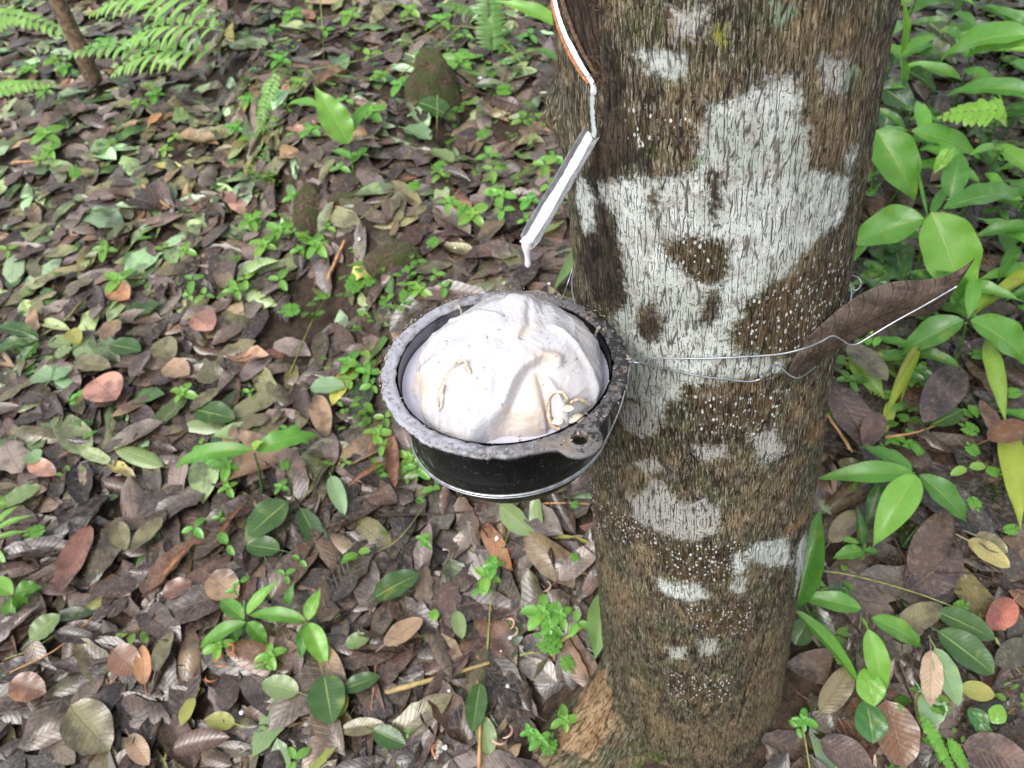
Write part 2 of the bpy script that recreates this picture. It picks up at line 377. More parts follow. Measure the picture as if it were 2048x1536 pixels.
ORD = ['closest', 'second closest', 'third closest', 'fourth closest', 'fifth closest', 'sixth closest', 'seventh closest', 'eighth closest', 'ninth closest', 'tenth closest']
ORD += ['farther off']*40
for (c, j), L in buckets.items():
    L.sort(key=lambda i: (LM[j][1]-sx[i])**2+(LM[j][2]-sy[i])**2)
    for r_, i in enumerate(L):
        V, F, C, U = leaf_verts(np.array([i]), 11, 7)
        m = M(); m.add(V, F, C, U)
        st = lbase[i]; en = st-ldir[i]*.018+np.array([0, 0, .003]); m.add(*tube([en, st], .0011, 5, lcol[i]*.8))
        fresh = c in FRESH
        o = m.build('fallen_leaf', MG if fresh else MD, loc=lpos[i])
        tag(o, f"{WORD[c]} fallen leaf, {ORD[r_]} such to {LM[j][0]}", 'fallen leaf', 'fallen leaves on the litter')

# leaves one can pick out in the photograph: stalk end, tip, width in px, colour, label, lift, bend, roll
def px_leaf(x0, y0, x1, y1, w, col, label, h=.034, c=.15, k=.3, fold=.1, wav=.03, name='fallen_leaf', cat='fallen leaf', fresh=None, ab=(.62, .72), group='fallen leaves on the litter', mul=1., h1=None):
    h += .010; P0, P1 = gp(x0, y0, h), gp(x1, y1, h if h1 is None else h1)
    d = P1-P0; Lc = np.linalg.norm(d); mid = (P0+P1)/2; up = normal_at(mid[0], mid[1]) if h1 is None else nrm(np.array([0, -.35, 1.]))
    x = nrm(d); up = nrm(up-x*(up@x)); q = x*math.cos(c/2)+up*math.sin(c/2); L = Lc*c/(2*math.sin(c/2)) if abs(c) > 1e-3 else Lc
    zd = (mid-CP)@cf; Wm = w/FPX*zd/max(.45, abs(nrm(CP-mid)@up)) if abs(d@cr)*1.0 > abs(d@cu) else w/FPX*zd
    up2 = nrm(up*math.cos(c/2)-x*math.sin(c/2))
    b = blades(P0, q, up2, L, Wm, c, k, fold, wav, ab, 15, 9, np.array(PAL[col] if isinstance(col, str) else col)*mul)
    m = M(); m.add(*b)
    m.add(*tube(spl([P0-q*.02-up*.004, P0, P0+q*L*.04]), .0011, 5, np.array(b[2][0])*1.1))
    fr = (col in FRESH) if fresh is None else fresh
    return tag(m.build(name, MG if fr else MD, loc=mid), label, cat, group)
HL = [
 (190, 758, 232, 800, 50, 'pink', 'round pink leaf face up on the path', .03, .1, .2, 0),
 (392, 628, 425, 660, 36, 'pink', 'pink heart shaped leaf lying by a pale green one', .03, .1, .2, 0),
 (220, 572, 258, 598, 32, 'orange', 'bright orange leaf with a torn edge on the path', .03),
 (58, 925, 112, 950, 28, 'pink', 'pink half leaf tucked under a brown leaf near the picture edge', .03),
 (60, 905, 76, 925, 24, 'mint', 'small mint leaf touching the pink half leaf', .034),
 (205, 680, 240, 640, 42, 'tan', 'tan and orange leaf folded at its tip', .03),
 (140, 660, 158, 688, 22, 'yellow', 'small yellow green leaf above three narrow ones', .03),
 (98, 682, 142, 690, 22, 'pale', 'narrow pale leaf in a fan of three', .03),
 (110, 715, 145, 695, 18, 'pale', 'lowest narrow pale leaf in the fan', .03),
 (150, 725, 222, 735, 28, 'olive', 'long olive leaf above the pink round leaf', .03),
 (72, 745, 100, 760, 30, 'mint', 'round mint leaf with a notched top', .03),
 (102, 760, 145, 735, 20, 'mint', 'slim mint leaf beside the notched one', .03),
 (222, 690, 282, 702, 30, 'green', 'glossy green leaf lying half over a grey one', .032),
 (262, 755, 300, 700, 34, 'grey', 'grey brown leaf with a pale midrib', .028),
 (318, 680, 345, 720, 34, 'olive', 'oval olive green leaf standing apart on the path', .03),
 (330, 730, 378, 750, 34, 'tan', 'tan leaf with fine mottling beside the narrow curled one', .03),
 (390, 820, 470, 838, 40, 'green', 'green and white veined leaf half buried in litter', .03),
 (383, 820, 440, 776, 22, 'olive', 'slim olive leaf over the green and white one', .034),
 (625, 958, 470, 860, 36, 'tan', 'long tan leaf blade lying aslant above the ginger shoot', .02),
 (8, 1010, 82, 972, 30, 'pale', 'pale green pointed leaf at the path edge', .03),
 (575, 1003, 497, 1072, 60, 'green', 'large dark green leaf with regular pale veins', .04, .15, .2),
 (525, 1105, 500, 1040, 40, 'pale', 'pale leaf showing its underside below the veined one', .03),
 (560, 1100, 492, 1090, 36, 'green', 'small folded green leaf under the veined pair', .036),
 (648, 1350, 665, 1448, 78, 'green', 'wet blackish green oval leaf with water beads', .042, .1, .2),
 (598, 1385, 524, 1365, 42, 'pale', 'pale green leaf pointing away from the dark oval one', .036),
 (690, 1385, 672, 1438, 34, 'yellow', 'bright yellow green leaf tucked behind the dark oval one', .03),
 (470, 1448, 412, 1438, 30, 'yellow', 'yellow oval leaf with an orange edge', .032),
 (388, 1395, 362, 1452, 30, 'yellow', 'narrow light green leaf standing on its point', .032),
 (140, 1412, 220, 1500, 78, 'olive', 'big grey green leaf with a pale chewed blotch', .034, .1, .15),
 (748, 1196, 838, 1148, 50, 'green', 'dark green leaf alone on the brown litter', .038, .2, .4),
 (768, 1290, 846, 1238, 40, 'tan', 'clean tan leaf with a sharp tip', .034, .1, .2),
 (912, 1222, 925, 1278, 30, 'pale', 'two tone pale leaf standing beside the dry stalk', .034),
 (545, 1225, 480, 1210, 30, 'olive', 'olive leaf flat under the ginger seedlings', .02),
 (685, 1380, 760, 1352, 34, 'green', 'dark green leaf touching the wet oval one', .034),
 (745, 1460, 812, 1490, 40, 'green', 'mid green leaf at the foot of the tan litter', .034),
 (682, 1460, 770, 1448, 32, 'olive', 'yellowing leaf with brown blotches', .032),
 (960, 1365, 945, 1465, 44, 'green', 'upright green leaf crossed by the dry stalk', .036),
 (980, 1510, 965, 1430, 42, 'pale', 'pale green leaf behind the dry stalk', .03),
 (1072, 990, 1078, 1078, 34, 'pale', 'pale oval leaf standing upright under the bowl', .034),
 (1000, 1010, 1068, 1068, 38, 'pale', 'slanting pale leaf beneath the bowl', .032),
 (662, 952, 690, 1030, 34, 'mint', 'smooth mint leaf arching over rust ones', .034, .5, .4),
 (620, 775, 690, 772, 32, 'mint', 'matt green leaf lying by the bare earth', .034),
 (632, 790, 655, 875, 44, 'tan', 'ochre leaf standing on its tip beside the bare earth', .03),
 (655, 865, 668, 930, 36, 'grey', 'greyish mottled leaf below the ochre one', .028),
 (775, 925, 695, 975, 15, 'orange', 'curled orange leaf like a boat', .036, .6, 1.4),
 (783, 870, 790, 975, 30, (.22, .10, .06), 'narrow reddish brown leaf next to the bowl', .036, .1, .8),
 (895, 965, 885, 1030, 22, 'rust', 'little rust leaf under the bowl', .034),
 (485, 1010, 428, 1088, 15, 'orange', 'long rolled orange leaf lying aslant', .034, .2, 1.3),
 (372, 1100, 318, 1162, 14, 'orange', 'small rolled orange leaf in brown litter', .034, .2, 1.2),
 (232, 1045, 252, 1100, 40, 'olive', 'two coloured green leaf meeting another at its foot', .034),
 (325, 1035, 262, 1100, 40, 'olive', 'veined olive leaf meeting its twin at the foot', .034, .1, .2),
 (180, 1050, 115, 1190, 60, (.16, .07, .05), 'reddish brown leaf with a pale midrib', .03, .1, .2),
 (60, 1280, 120, 1230, 40, 'pale', 'green leaf half hidden by a curved one', .03),
 (290, 1370, 285, 1290, 36, 'orange', 'amber leaf folded against a grey one', .034, .1, .5),
 (310, 1345, 345, 1262, 36, 'olive', 'grey green leaf beside the amber one', .034, .3, .5),
 (225, 1300, 278, 1345, 52, (.17, .085, .055), 'red brown flat leaf left of the amber one', .03, .1, .2),
 (20, 1365, 92, 1385, 46, (.26, .13, .07), 'peach brown blotched leaf by the corner', .034, .1, .2),
 (258, 1470, 298, 1530, 34, 'tan', 'tan leaf with dark spots curling at the picture bottom', .034),
 (345, 1500, 460, 1475, 46, (.10, .06, .05), 'long dark wrinkled leaf like a pod', .036, .3, .9),
 (420, 1150, 475, 1195, 54, 'tan', 'wide ochre leaf behind the ginger seedlings', .03, .1, .2),
 (325, 1190, 385, 1165, 36, (.13, .06, .04), 'dark chestnut leaf with a yellow midrib', .034, .1, .3),
 (645, 1290, 690, 1400, 44, (.28, .20, .13), 'light grey tan oval leaf below the seedlings', .03, .1, .2),
 (690, 1290, 740, 1275, 30, 'pale', 'pale leaf next to the clean tan leaf', .026),
 (862, 300, 905, 325, 20, 'pale', 'pale leaf lying below a dark stone hollow', .03),
 (808, 255, 862, 280, 28, 'mint', 'round grey green leaf on a stalk by the tall stone', .04),
 (835, 205, 912, 240, 34, 'green', 'dark green leaf drooping over the tall stone', .06, .5, .3),
 (180, 300, 220, 292, 24, 'mint', 'mint leaf above an olive one on the upper path', .03),
 (300, 248, 322, 225, 22, 'orange', 'small orange leaf on the upper path', .03),
 (252, 265, 272, 240, 20, 'pink', 'salmon leaf on the upper path', .03),
 (345, 240, 380, 235, 30, 'pale', 'pale twisted leaf above the orange one', .03),
 # right of the trunk
 (2028, 1200, 1975, 1258, 44, (.36, .13, .09), 'red leaf with fine ribs beside striped green ones', .05, .15, .2),
 (1875, 1262, 1988, 1348, 62, 'green', 'striped dark green leaf folded along its midrib', .055, .2, .6),
 (1872, 1222, 1990, 1278, 46, 'green', 'glossy striped leaf behind the folded one', .05, .2, .5),
 (1862, 1300, 1860, 1412, 46, (.36, .27, .19), 'beige leaf pointing down over green ones', .055, .1, .2),
 (1870, 1295, 1918, 1412, 48, 'mint', 'cool green leaf with a yellow midrib', .05, .1, .2),
 (1845, 1385, 1880, 1448, 60, 'mint', 'broad green leaf under the beige one', .044),
 (1865, 1475, 1835, 1380, 44, 'olive', 'dull green leaf below the broad one', .04),
 (1795, 1252, 1885, 1212, 44, 'olive', 'grey olive leaf on the yellow stalk', .05, .1, .2),
 (1935, 1080, 2020, 1135, 38, (.30, .27, .10), 'yellow ochre leaf with brown flecks', .045, .1, .2),
 (1950, 1070, 2015, 1105, 34, 'olive', 'wet olive leaf behind the ochre one', .042),
 (1660, 1085, 1718, 1020, 34, (.17, .15, .09), 'grey tan leaf beside the broad leaf at the trunk', .045),
 (1822, 1150, 1900, 1020, 54, (.075, .050, .040), 'wide brown leaf showing its ribs under the ginger star', .045, .15, .15),
 (1815, 1185, 1920, 1100, 72, (.06, .042, .038), 'very wide dark leaf with a forked vein', .038, .1, .1),
 (1640, 1425, 1705, 1330, 52, (.14, .12, .06), 'olive brown leaf with orange edge beside the trunk', .05, .2, .3),
 (1770, 1400, 1810, 1536, 90, (.12, .06, .03), 'big amber brown leaf beneath the heart shaped ones', .05, .2, .25),
 (1925, 1490, 2060, 1530, 70, (.13, .085, .07), 'large greyish brown speckled leaf in the bottom corner', .05, .2, .2),
 (2060, 1285, 1990, 1330, 44, (.11, .12, .08), 'grey green leaf with holes beside the stalk', .045, .1, .1),
 (1920, 1375, 1990, 1390, 34, 'yellow', 'yellow green leaf below the folded striped one', .045),
 (1640, 1480, 1745, 1536, 60, (.07, .045, .04), 'long dark leaf beside the mossy root', .045, .2, .3),
 (1665, 770, 1742, 900, 80, (.075, .05, .042), 'large dull brown leaf leaning by the trunk', .06, .15, .1),
 (1760, 825, 1728, 895, 46, (.10, .06, .05), 'smaller chestnut leaf beside the large dull one', .07, .2, .3),
 (1695, 690, 1775, 762, 56, (.10, .10, .06), 'brown and green ribbed leaf behind the wire', .09, .2, .2),
 (1920, 735, 1845, 845, 50, (.06, .045, .045), 'dark slate leaf with a split edge', .08, .25, .2),
 (1865, 850, 1925, 820, 30, 'green', 'narrow deep green leaf under the slate one', .06),
 (2000, 880, 1960, 800, 34, (.13, .075, .05), 'brown leaf behind the lacy fern leaf', .06),
 (1975, 880, 2060, 850, 40, (.11, .05, .02), 'amber and green leaf crossing the yellow blade', .1),
]
for q in HL:
    a = list(q[:8]) if len(q) >= 8 else list(q)
    ex = q[8:]
    kw = {}
    if len(ex) > 0: kw['c'] = ex[0]
    if len(ex) > 1: kw['k'] = ex[1]
    if len(ex) > 2: kw['wav'] = ex[2]
    px_leaf(*q[:7], h=q[7], **kw)

# ------------------------------------------------------------------ the rubber tree
zz = np.unique(np.concatenate([np.linspace(-.12, 1.32, 660), 1.32+np.geomspace(.004, 2.8, 90)]))
thd = np.concatenate([np.linspace(-math.pi, -1.95, 50)[:-1], np.linspace(-1.95, 1.95, 330), np.linspace(1.95, math.pi, 50)[1:-1]])
TH, Z = np.meshgrid(thd, zz, indexing='xy')
U = TH*UR
PANEL = tuv([(1096, -60), (1108, 0), (1122, 45), (1150, 110), (1183, 168), (1200, 160), (1198, 60), (1196, -60)])
R = trad(Z)
cyc = lambda a: np.stack([np.cos(a), np.sin(a)], 0)
cx_, sx_ = np.cos(TH)*1.6, np.sin(TH)*1.6
R = R+.0022*fbm(cx_*2.2, sx_*2.2, Z*5, 3)+.0010*fbm(cx_*9, sx_*9, Z*26, 2)
rid = 1-np.abs(vn(cx_*27, sx_*27, Z*34)); R = R+.0011*(rid-.5)
R = R+.0007*vn(cx_*60, sx_*60, Z*55)
def lobe(t0, w, A, hz, z0=0.): return A*np.exp(-(((TH-t0+math.pi) % (2*math.pi)-math.pi)/w)**2)*np.exp(-np.maximum(Z-z0, 0)/hz)
R = R+np.maximum(0, lobe(-1.28, .48, .19, .115, 0.)-.026)+lobe(1.55, .40, .05, .06)+lobe(2.8, .5, .09, .08)+lobe(.25, .35, .018, .05)+.018*np.exp(-np.maximum(Z+.02, 0)/.06)
kt, kz = on_trunk(1112, 235)
R = R+.017*np.exp(-((TH-kt+.12)/.17)**2-((Z-kz)/.030)**2)*(1+.3*vn(U*160, Z*120))
ps = sdf(U, Z, PANEL); R = R-.0065*sst(-.001, .004, ps)
CRACK = tuv([(1590, 1085), (1583, 1107), (1559, 1183), (1521, 1308), (1492, 1384), (1478, 1447)])
ck = pld(U+.002*vn(Z*90, U*40), Z, CRACK); R = R-.004*np.exp(-(ck/.0022)**2)
GR = tuv([(1100, -60), (1107, 0), (1120, 45), (1148, 110), (1187, 172)])
gd = pld(U, Z, GR); R = R-.003*np.exp(-(gd/.004)**2)
def msk(polys, sc=.012):
    r = np.full(U.shape, -1.)
    for p in polys:
        q = np.array(p[1]) if p[0] == 'uv' else tuv(p); lo, hi = q.min(0)-.03, q.max(0)+.03
        b = (U > lo[0]) & (U < hi[0]) & (Z > lo[1]) & (Z < hi[1])
        r[b] = np.maximum(r[b], np.clip(sdf(U[b], Z[b], q)/sc, -1, 1))
    return r
WH = [[(1200, 370), (1290, 355), (1345, 362), (1385, 352), (1425, 325), (1405, 300), (1425, 270), (1418, 215), (1470, 205), (1505, 182), (1585, 172), (1602, 195), (1590, 245), (1615, 262), (1615, 345), (1655, 350), (1700, 360), (1695, 400), (1680, 440), (1640, 470), (1610, 500), (1575, 542), (1532, 570), (1489, 597), (1481, 632), (1450, 660), (1461, 699), (1497, 710), (1560, 715), (1555, 740), (1473, 755), (1364, 761), (1356, 792), (1329, 800), (1325, 830), (1294, 806), (1250, 790), (1225, 700), (1220, 644), (1258, 609), (1251, 538), (1240, 480), (1235, 430), (1205, 400)],
      [(1280, 109), (1306, 102), (1368, 113), (1371, 149), (1350, 157), (1299, 142)], [(1692, 313), (1707, 288), (1712, 310), (1700, 342)], [(1157, 365), (1167, 352), (1189, 401), (1186, 456), (1171, 462), (1158, 401)],
      [(1315, 1157), (1353, 1169), (1391, 1164), (1418, 1190), (1372, 1200), (1320, 1180)], [(1466, 1108), (1489, 1112), (1489, 1142), (1470, 1147)], [(1487, 1107), (1511, 1087), (1569, 1075), (1585, 1126), (1511, 1124)], [(1473, 1154), (1494, 1154), (1484, 1190), (1462, 1176)],
      [(1596, 1090), (1612, 1060), (1608, 1130), (1590, 1190)]]
HO = [[(1322, 478), (1390, 468), (1455, 480), (1465, 545), (1440, 572), (1395, 568), (1360, 540), (1330, 510)], [(1275, 612), (1310, 598), (1332, 640), (1324, 684), (1290, 692), (1268, 650)],
      [(1408, 338), (1445, 338), (1448, 401), (1430, 462), (1417, 419)], [(1299, 375), (1322, 375), (1314, 438), (1298, 425)], [(1415, 570), (1444, 575), (1440, 636), (1415, 655), (1393, 644)]]
GY_ = [[(1305, 958), (1329, 968), (1367, 1006), (1406, 992), (1441, 1022), (1436, 1060), (1387, 1080), (1320, 1065), (1270, 1038), (1255, 996), (1286, 987)], [(1270, 929), (1310, 913), (1326, 939), (1291, 950)],
       [(1382, 886), (1454, 891), (1458, 912), (1396, 917)], [(1215, 800), (1329, 800), (1326, 853), (1291, 879), (1258, 862)], [(1396, 1277), (1436, 1277), (1436, 1310), (1401, 1310)], [(1334, 1293), (1372, 1293), (1372, 1319), (1340, 1317)],
       [(1393, 250), (1440, 250), (1446, 350), (1405, 350)], [(1530, 150), (1600, 150), (1600, 180), (1520, 190)], [(1340, 20), (1420, 15), (1400, 75), (1350, 80)], [(1630, 110), (1700, 120), (1690, 190), (1640, 180)], [(1500, 870), (1545, 850), (1570, 900), (1520, 930)]]
DT = [[(1290, 1068), (1480, 1078), (1468, 1158), (1367, 1166), (1300, 1110)], [(1377, 1205), (1508, 1205), (1500, 1264), (1387, 1258)], [(1335, 1344), (1458, 1352), (1458, 1398), (1345, 1398)], [(1490, 600), (1575, 545), (1690, 480), (1690, 600), (1665, 690), (1470, 695), (1452, 655)], [(1370, 785), (1570, 775), (1545, 855), (1380, 852)], HO[0], [(1260, 210), (1380, 220), (1360, 280), (1270, 285)], [(1180, 950), (1290, 1040), (1300, 1075), (1190, 1060)]]
DK = [[(1196, -60), (1225, 60), (1235, 110), (1262, 160), (1250, 220), (1290, 290), (1300, 335), (1270, 350), (1215, 362), (1208, 395), (1245, 470), (1255, 560), (1262, 615), (1225, 640), (1190, 600), (1160, 500), (1150, 400), (1172, 330), (1195, 262), (1200, 180)],
      HO[1], HO[2], HO[3], HO[4]]
TN = [[(1621, 843), (1652, 835), (1640, 872), (1614, 895), (1606, 872)], [(1602, 1026), (1614, 1035), (1570, 1076), (1562, 1062)], [(1208, 1310), (1195, 1370), (1176, 1423), (1134, 1455), (1160, 1365), (1195, 1315)], ('uv', [(-.215, .17), (-.19, .20), (-.165, .17), (-.150, .10), (-.155, .05), (-.19, .04), (-.215, .09)])]
GN = [[(1540, 0), (1592, 0), (1588, 35), (1562, 50), (1546, 36)], [(1680, 140), (1712, 130), (1705, 180), (1685, 190)], [(1395, 295), (1412, 300), (1410, 345), (1385, 330)]]
MO = [[(1105, 1480), (1180, 1470), (1230, 1540), (1090, 1560)], [(1572, 1460), (1615, 1480), (1640, 1560), (1560, 1560)], [(1250, 1490), (1330, 1500), (1330, 1560), (1250, 1560)]]
LT = [[(1500, 90), (1600, 20), (1770, 40), (1745, 200), (1720, 330), (1625, 330), (1610, 240)], [(1380, 230), (1400, 330), (1300, 345), (1290, 280)], [(1460, 960), (1600, 900), (1580, 1040), (1470, 1050)], [(1210, 1150), (1300, 1140), (1320, 1230), (1230, 1260)], [(1540, 1250), (1575, 1200), (1570, 1400), (1500, 1480), (1290, 1480), (1300, 1420), (1450, 1440)]]
YG = [[(1434, 52), (1448, 55), (1452, 82), (1436, 92), (1430, 70)]]
aw = np.minimum(msk(WH), -msk(HO))
at = dict(a_white=aw, a_grey=msk(GY_), a_dots=msk(DT), a_dark=msk(DK, .02), a_tan=msk(TN), a_green=msk(GN), a_moss=msk(MO, .03), a_yel=msk(YG), a_lite=msk(LT, .03), a_panel=np.clip(ps/.004, -1, 1), a_crack=np.exp(-(ck/.0018)**2))
def bark_mat():
    t = NT('rubber_bark'); uv = t.attr('luv').outputs['Vector']
    A = lambda n: t.attr(n).outputs['Fac']
    uvw = t.vadd(uv, t.vmul(t.n('TexNoise', {'Vector': uv, 'Scale': 90., 'Detail': 2.}).outputs['Color'], (.004, .004, 0)))
    st = t.vmul(uvw, (1., .085, 1.))
    n_big = t.noise(uv, 14., 4.); n_mid = t.noise(t.vmul(uv, (1, .45, 1)), 70., 5., .65); n_st = t.noise(t.vmul(uvw, (1., .10, 1.)), 640., 5., .70)
    n_fine = t.noise(uv, 700., 3., .7)
    e1 = t.n('TexVoronoi', {'Vector': st, 'Scale': 230.}, feature='DISTANCE_TO_EDGE').outputs[0]
    e2 = t.n('TexVoronoi', {'Vector': t.vmul(uvw, (1., .12, 1.)), 'Scale': 420.}, feature='DISTANCE_TO_EDGE').outputs[0]
    cr1 = t.mr(e1, .0, .08, 1., 0.); cr2 = t.mr(e2, .0, .09, 1., 0.)
    gate = t.mr(t.noise(t.vmul(uv, (1, .3, 1)), 160., 2.), .42, .58)
    cr = t.math('MAXIMUM', t.math('MULTIPLY', cr1, gate), t.math('MULTIPLY', cr2, t.mr(t.noise(t.vadd(uv, (3., 1., 0.)), 210., 2.), .5, .62, 0, .6)))
    # raw bark: brown with grey, ochre and greenish drifts
    c = t.mix(t.mr(n_mid, .36, .64), (.022, .016, .009), (.105, .080, .044))
    c = t.mix(t.mr(n_big, .48, .68, 0, .55), c, (.30, .225, .13))
    c = t.mix(t.mr(t.noise(uv, 22., 3.), .46, .64, 0, .6), c, (.060, .075, .028))
    c = t.mix(t.mr(t.noise(t.vadd(uv, (8., 2., 0.)), 26., 4.), .56, .72, 0, .5), c, (.14, .065, .035))
    hgt_ = t.n('SeparateXYZ', {0: uv}).outputs[1]
    fleck = t.math('MULTIPLY', t.mr(n_st, .515, .575), t.mr(hgt_, .12, .75, .45, 1.)); c = t.mix(t.math('MULTIPLY', fleck, t.mr(n_mid, .3, .62, .4, .9)), c, t.mix(t.mr(n_big, .42, .6), (.34, .33, .265), (.35, .295, .19)))
    c = t.mix(t.mr(n_st, .46, .34), c, (.02, .013, .008))
    # edge wobble for all the growths on it
    wob = t.math('MULTIPLY', t.math('SUBTRACT', t.noise(uv, 150., 6., .8), .5), 3.6)
    wob2 = t.math('MULTIPLY', t.math('SUBTRACT', t.noise(uv, 70., 3., .6), .5), 3.0)
    def M_(name, w=wob, lo=-.12, hi=.12): return t.mr(t.math('ADD', A(name), w), lo, hi)
    c = t.mix(t.mr(t.math('ADD', A('a_lite'), wob2), -.4, .9, 0, .25), c, t.mix(n_st, (.05, .035, .02), (.50, .36, .20)))
    dk = t.mr(t.math('ADD', A('a_dark'), wob2), -.5, .6, 0, .86)
    c = t.mix(dk, c, t.mix(t.mr(n_mid, .4, .6), (.010, .008, .007), (.045, .03, .022)))
    c = t.mix(t.mr(t.math('ADD', A('a_moss'), wob2), -.3, .6, 0, .85), c, t.mix(n_fine, (.03, .06, .008), (.12, .17, .03)))
    tn = M_('a_tan', wob2, -.2, .3); c = t.mix(t.math('MULTIPLY', tn, .85), c, t.mix(t.mr(n_mid, .4, .6), (.20, .115, .055), (.34, .23, .13)))
    gy = t.mr(t.math('ADD', t.math('ADD', A('a_grey'), t.math('MULTIPLY', wob, 1.)), .05), -.3, .5, 0, .85)
    c = t.mix(gy, c, t.mix(t.mr(n_fine, .35, .65), (.30, .29, .265), (.56, .555, .52)))
    # small far grey lichens drifting anywhere on the bark
    dr = t.math('MULTIPLY', t.mr(t.noise(uv, 33., 4., .6), .60, .70), t.mr(n_fine, .35, .6)); c = t.mix(t.math('MULTIPLY', dr, .5), c, (.32, .34, .30))
    c = t.mix(t.mr(t.math('ADD', A('a_green'), wob2), -.3, .5, 0, .7), c, (.27, .38, .26))
    c = t.mix(t.mr(t.math('ADD', A('a_yel'), wob), -.3, .5, 0, .8), c, (.26, .27, .02))
    wh = t.math('MULTIPLY', t.mr(t.math('ADD', A('a_white'), wob), -.5, .3), t.mr(t.noise(t.vadd(uv, (4., 4., 0.)), 60., 5., .7), .30, .46, .35, .96))
    wc = t.mix(t.mr(n_big, .4, .65), (.60, .64, .61), (.42, .46, .42))
    wc = t.mix(t.mr(n_fine, .44, .28), wc, (.40, .41, .37)); wc = t.mix(t.mr(n_st, .46, .34, 0, .6), wc, (.33, .33, .29)); wc = t.mix(t.mr(t.noise(uv, 48., 5., .65), .50, .68, 0, .75), wc, (.34, .30, .28))
    c = t.mix(wh, c, wc)
    # pale dots, each one a little colony
    vd = t.n('TexVoronoi', {'Vector': t.vmul(uvw, (1., .6, 1.)), 'Scale': 275., 'Randomness': 1.}, feature='F1')
    dsz = t.mr(t.n('SeparateColor', {0: vd.outputs['Color']}).outputs[0], .05, 1., .05, .40)
    dots = t.math('MULTIPLY', t.math('LESS_THAN', vd.outputs['Distance'], dsz), t.mr(t.math('ADD', A('a_dots'), wob2), -.5, .1))
    dots = t.math('MULTIPLY', dots, t.math('SUBTRACT', 1., wh))
    c = t.mix(t.math('MULTIPLY', t.mr(t.math('ADD', A('a_dots'), wob2), -.2, .6, 0, .5), t.math('SUBTRACT', 1., wh)), c, t.mix(n_mid, (.035, .02, .008), (.10, .055, .02)))
    c = t.mix(dots, c, (.56, .59, .57))
    # open fissures coloured darker than their surroundings
    c = t.mix(t.math('MULTIPLY', cr, .88), c, t.mix(wh, (.013, .009, .006), (.13, .105, .085)))
    pn = t.mr(A('a_panel'), -.1, .2)
    n_pan = t.noise(t.vmul(t.vadd(uv, t.vmul(t.n('CombineXYZ', {0: t.n('SeparateXYZ', {0: uv}).outputs[1]}).outputs[0], (.45, 0, 0))), (1., .12, 1.)), 260., 4., .6)
    c = t.mix(pn, c, t.mix(t.mr(n_pan, .4, .65), (.014, .011, .010), (.085, .055, .035)))
    c = t.mix(A('a_crack'), c, (.012, .008, .006))
    h = t.math('SUBTRACT', t.math('ADD', t.math('MULTIPLY', n_st, .6), t.math('ADD', t.math('MULTIPLY', n_mid, .5), t.math('MULTIPLY', n_fine, .25))), t.math('MULTIPLY', cr, 1.1))
    h = t.math('ADD', h, t.math('MULTIPLY', dots, .3)); h = t.math('ADD', h, t.math('MULTIPLY', wh, .15))
    return t.done(t.bsdf(col=c, rough=t.mr(n_mid, .3, .7, .62, .9), spec=.3, nrm=t.bump(h, 1., .0024)))
BARK = bark_mat()
tree = empty('rubber_tree', (TX0, TY, 0), 'tall rubber tree trunk with white lichen patches and a fresh slanting tapping cut', 'tree')
tm = M()
P = np.stack([tax(Z)+R*np.sin(TH), TY-R*np.cos(TH), Z], -1)
tm.add(P, gridf(len(zz), len(thd), True), (.1, .07, .04), np.stack([U, Z, 0*U], -1))
tm.build('trunk', BARK, tree, attrs=at, loc=tree.location)
# strips laid along the cut
def strip(pts, w, off, th=.0015, jit=.12, n=60, wf=None):
    """raised bead along a line of picture points on the trunk"""
    q = tuv(pts); s = spl(np.c_[q, np.zeros(len(q))], n)[:, :2]
    tg = nrm(np.gradient(s, axis=0)); nn = np.stack([-tg[:, 1], tg[:, 0]], -1)
    W_ = np.broadcast_to(np.asarray(w if wf is None else wf(np.linspace(0, 1, n)), float), (n,))
    cs = np.linspace(-1, 1, 7); V = []
    jl = 1+jit*vn(np.arange(n)*.45, 1.); jr = 1+jit*vn(np.arange(n)*.45, 9.)
    for k, c_ in enumerate(cs):
        j = np.where(c_ < 0, jl, jr)
        p = s+nn*(W_*.5*c_*j)[:, None]; V.append(tpt(p[:, 0], p[:, 1], off+th*math.sqrt(max(0, 1-c_**2))-.0008*abs(c_)))
    V = np.stack(V, 1); return V, gridf(n, 7)
CUT = simple('fresh_cut_bark', (.40, .155, .06), .6, bumpd=.0015, nscale=350, var=.35)
FIB = simple('torn_fibre', (.10, .06, .035), .8, bumpd=.001, nscale=400, var=.5)
m = M(); V, F = strip([(1094, -60), (1101, 0), (1113, 48), (1140, 114), (1176, 168)], .0040, -.001, .0018, .4); m.add(V, F); m.build('cut_edge', CUT, tree)
m = M(); V, F = strip([(1109, -60), (1118, 0), (1131, 42), (1157, 100), (1192, 158)], .0028, -.0035, .0022, .6, 90); m.add(V, F)
for q in range(70):
    a = tsurf(1196+rng.normal(0, 7), 158+rng.normal(0, 14) if q % 2 else rng.uniform(-10, 170), -.001 if q % 2 else -.001)
    m.add(*tube(spl([a, a+rng.normal(0, .003, 3), a+np.array([0, -.002, 0])+rng.normal(0, .004, 3)], 5), .00035, 3))
m.build('torn_bark_fibre', FIB, tree)

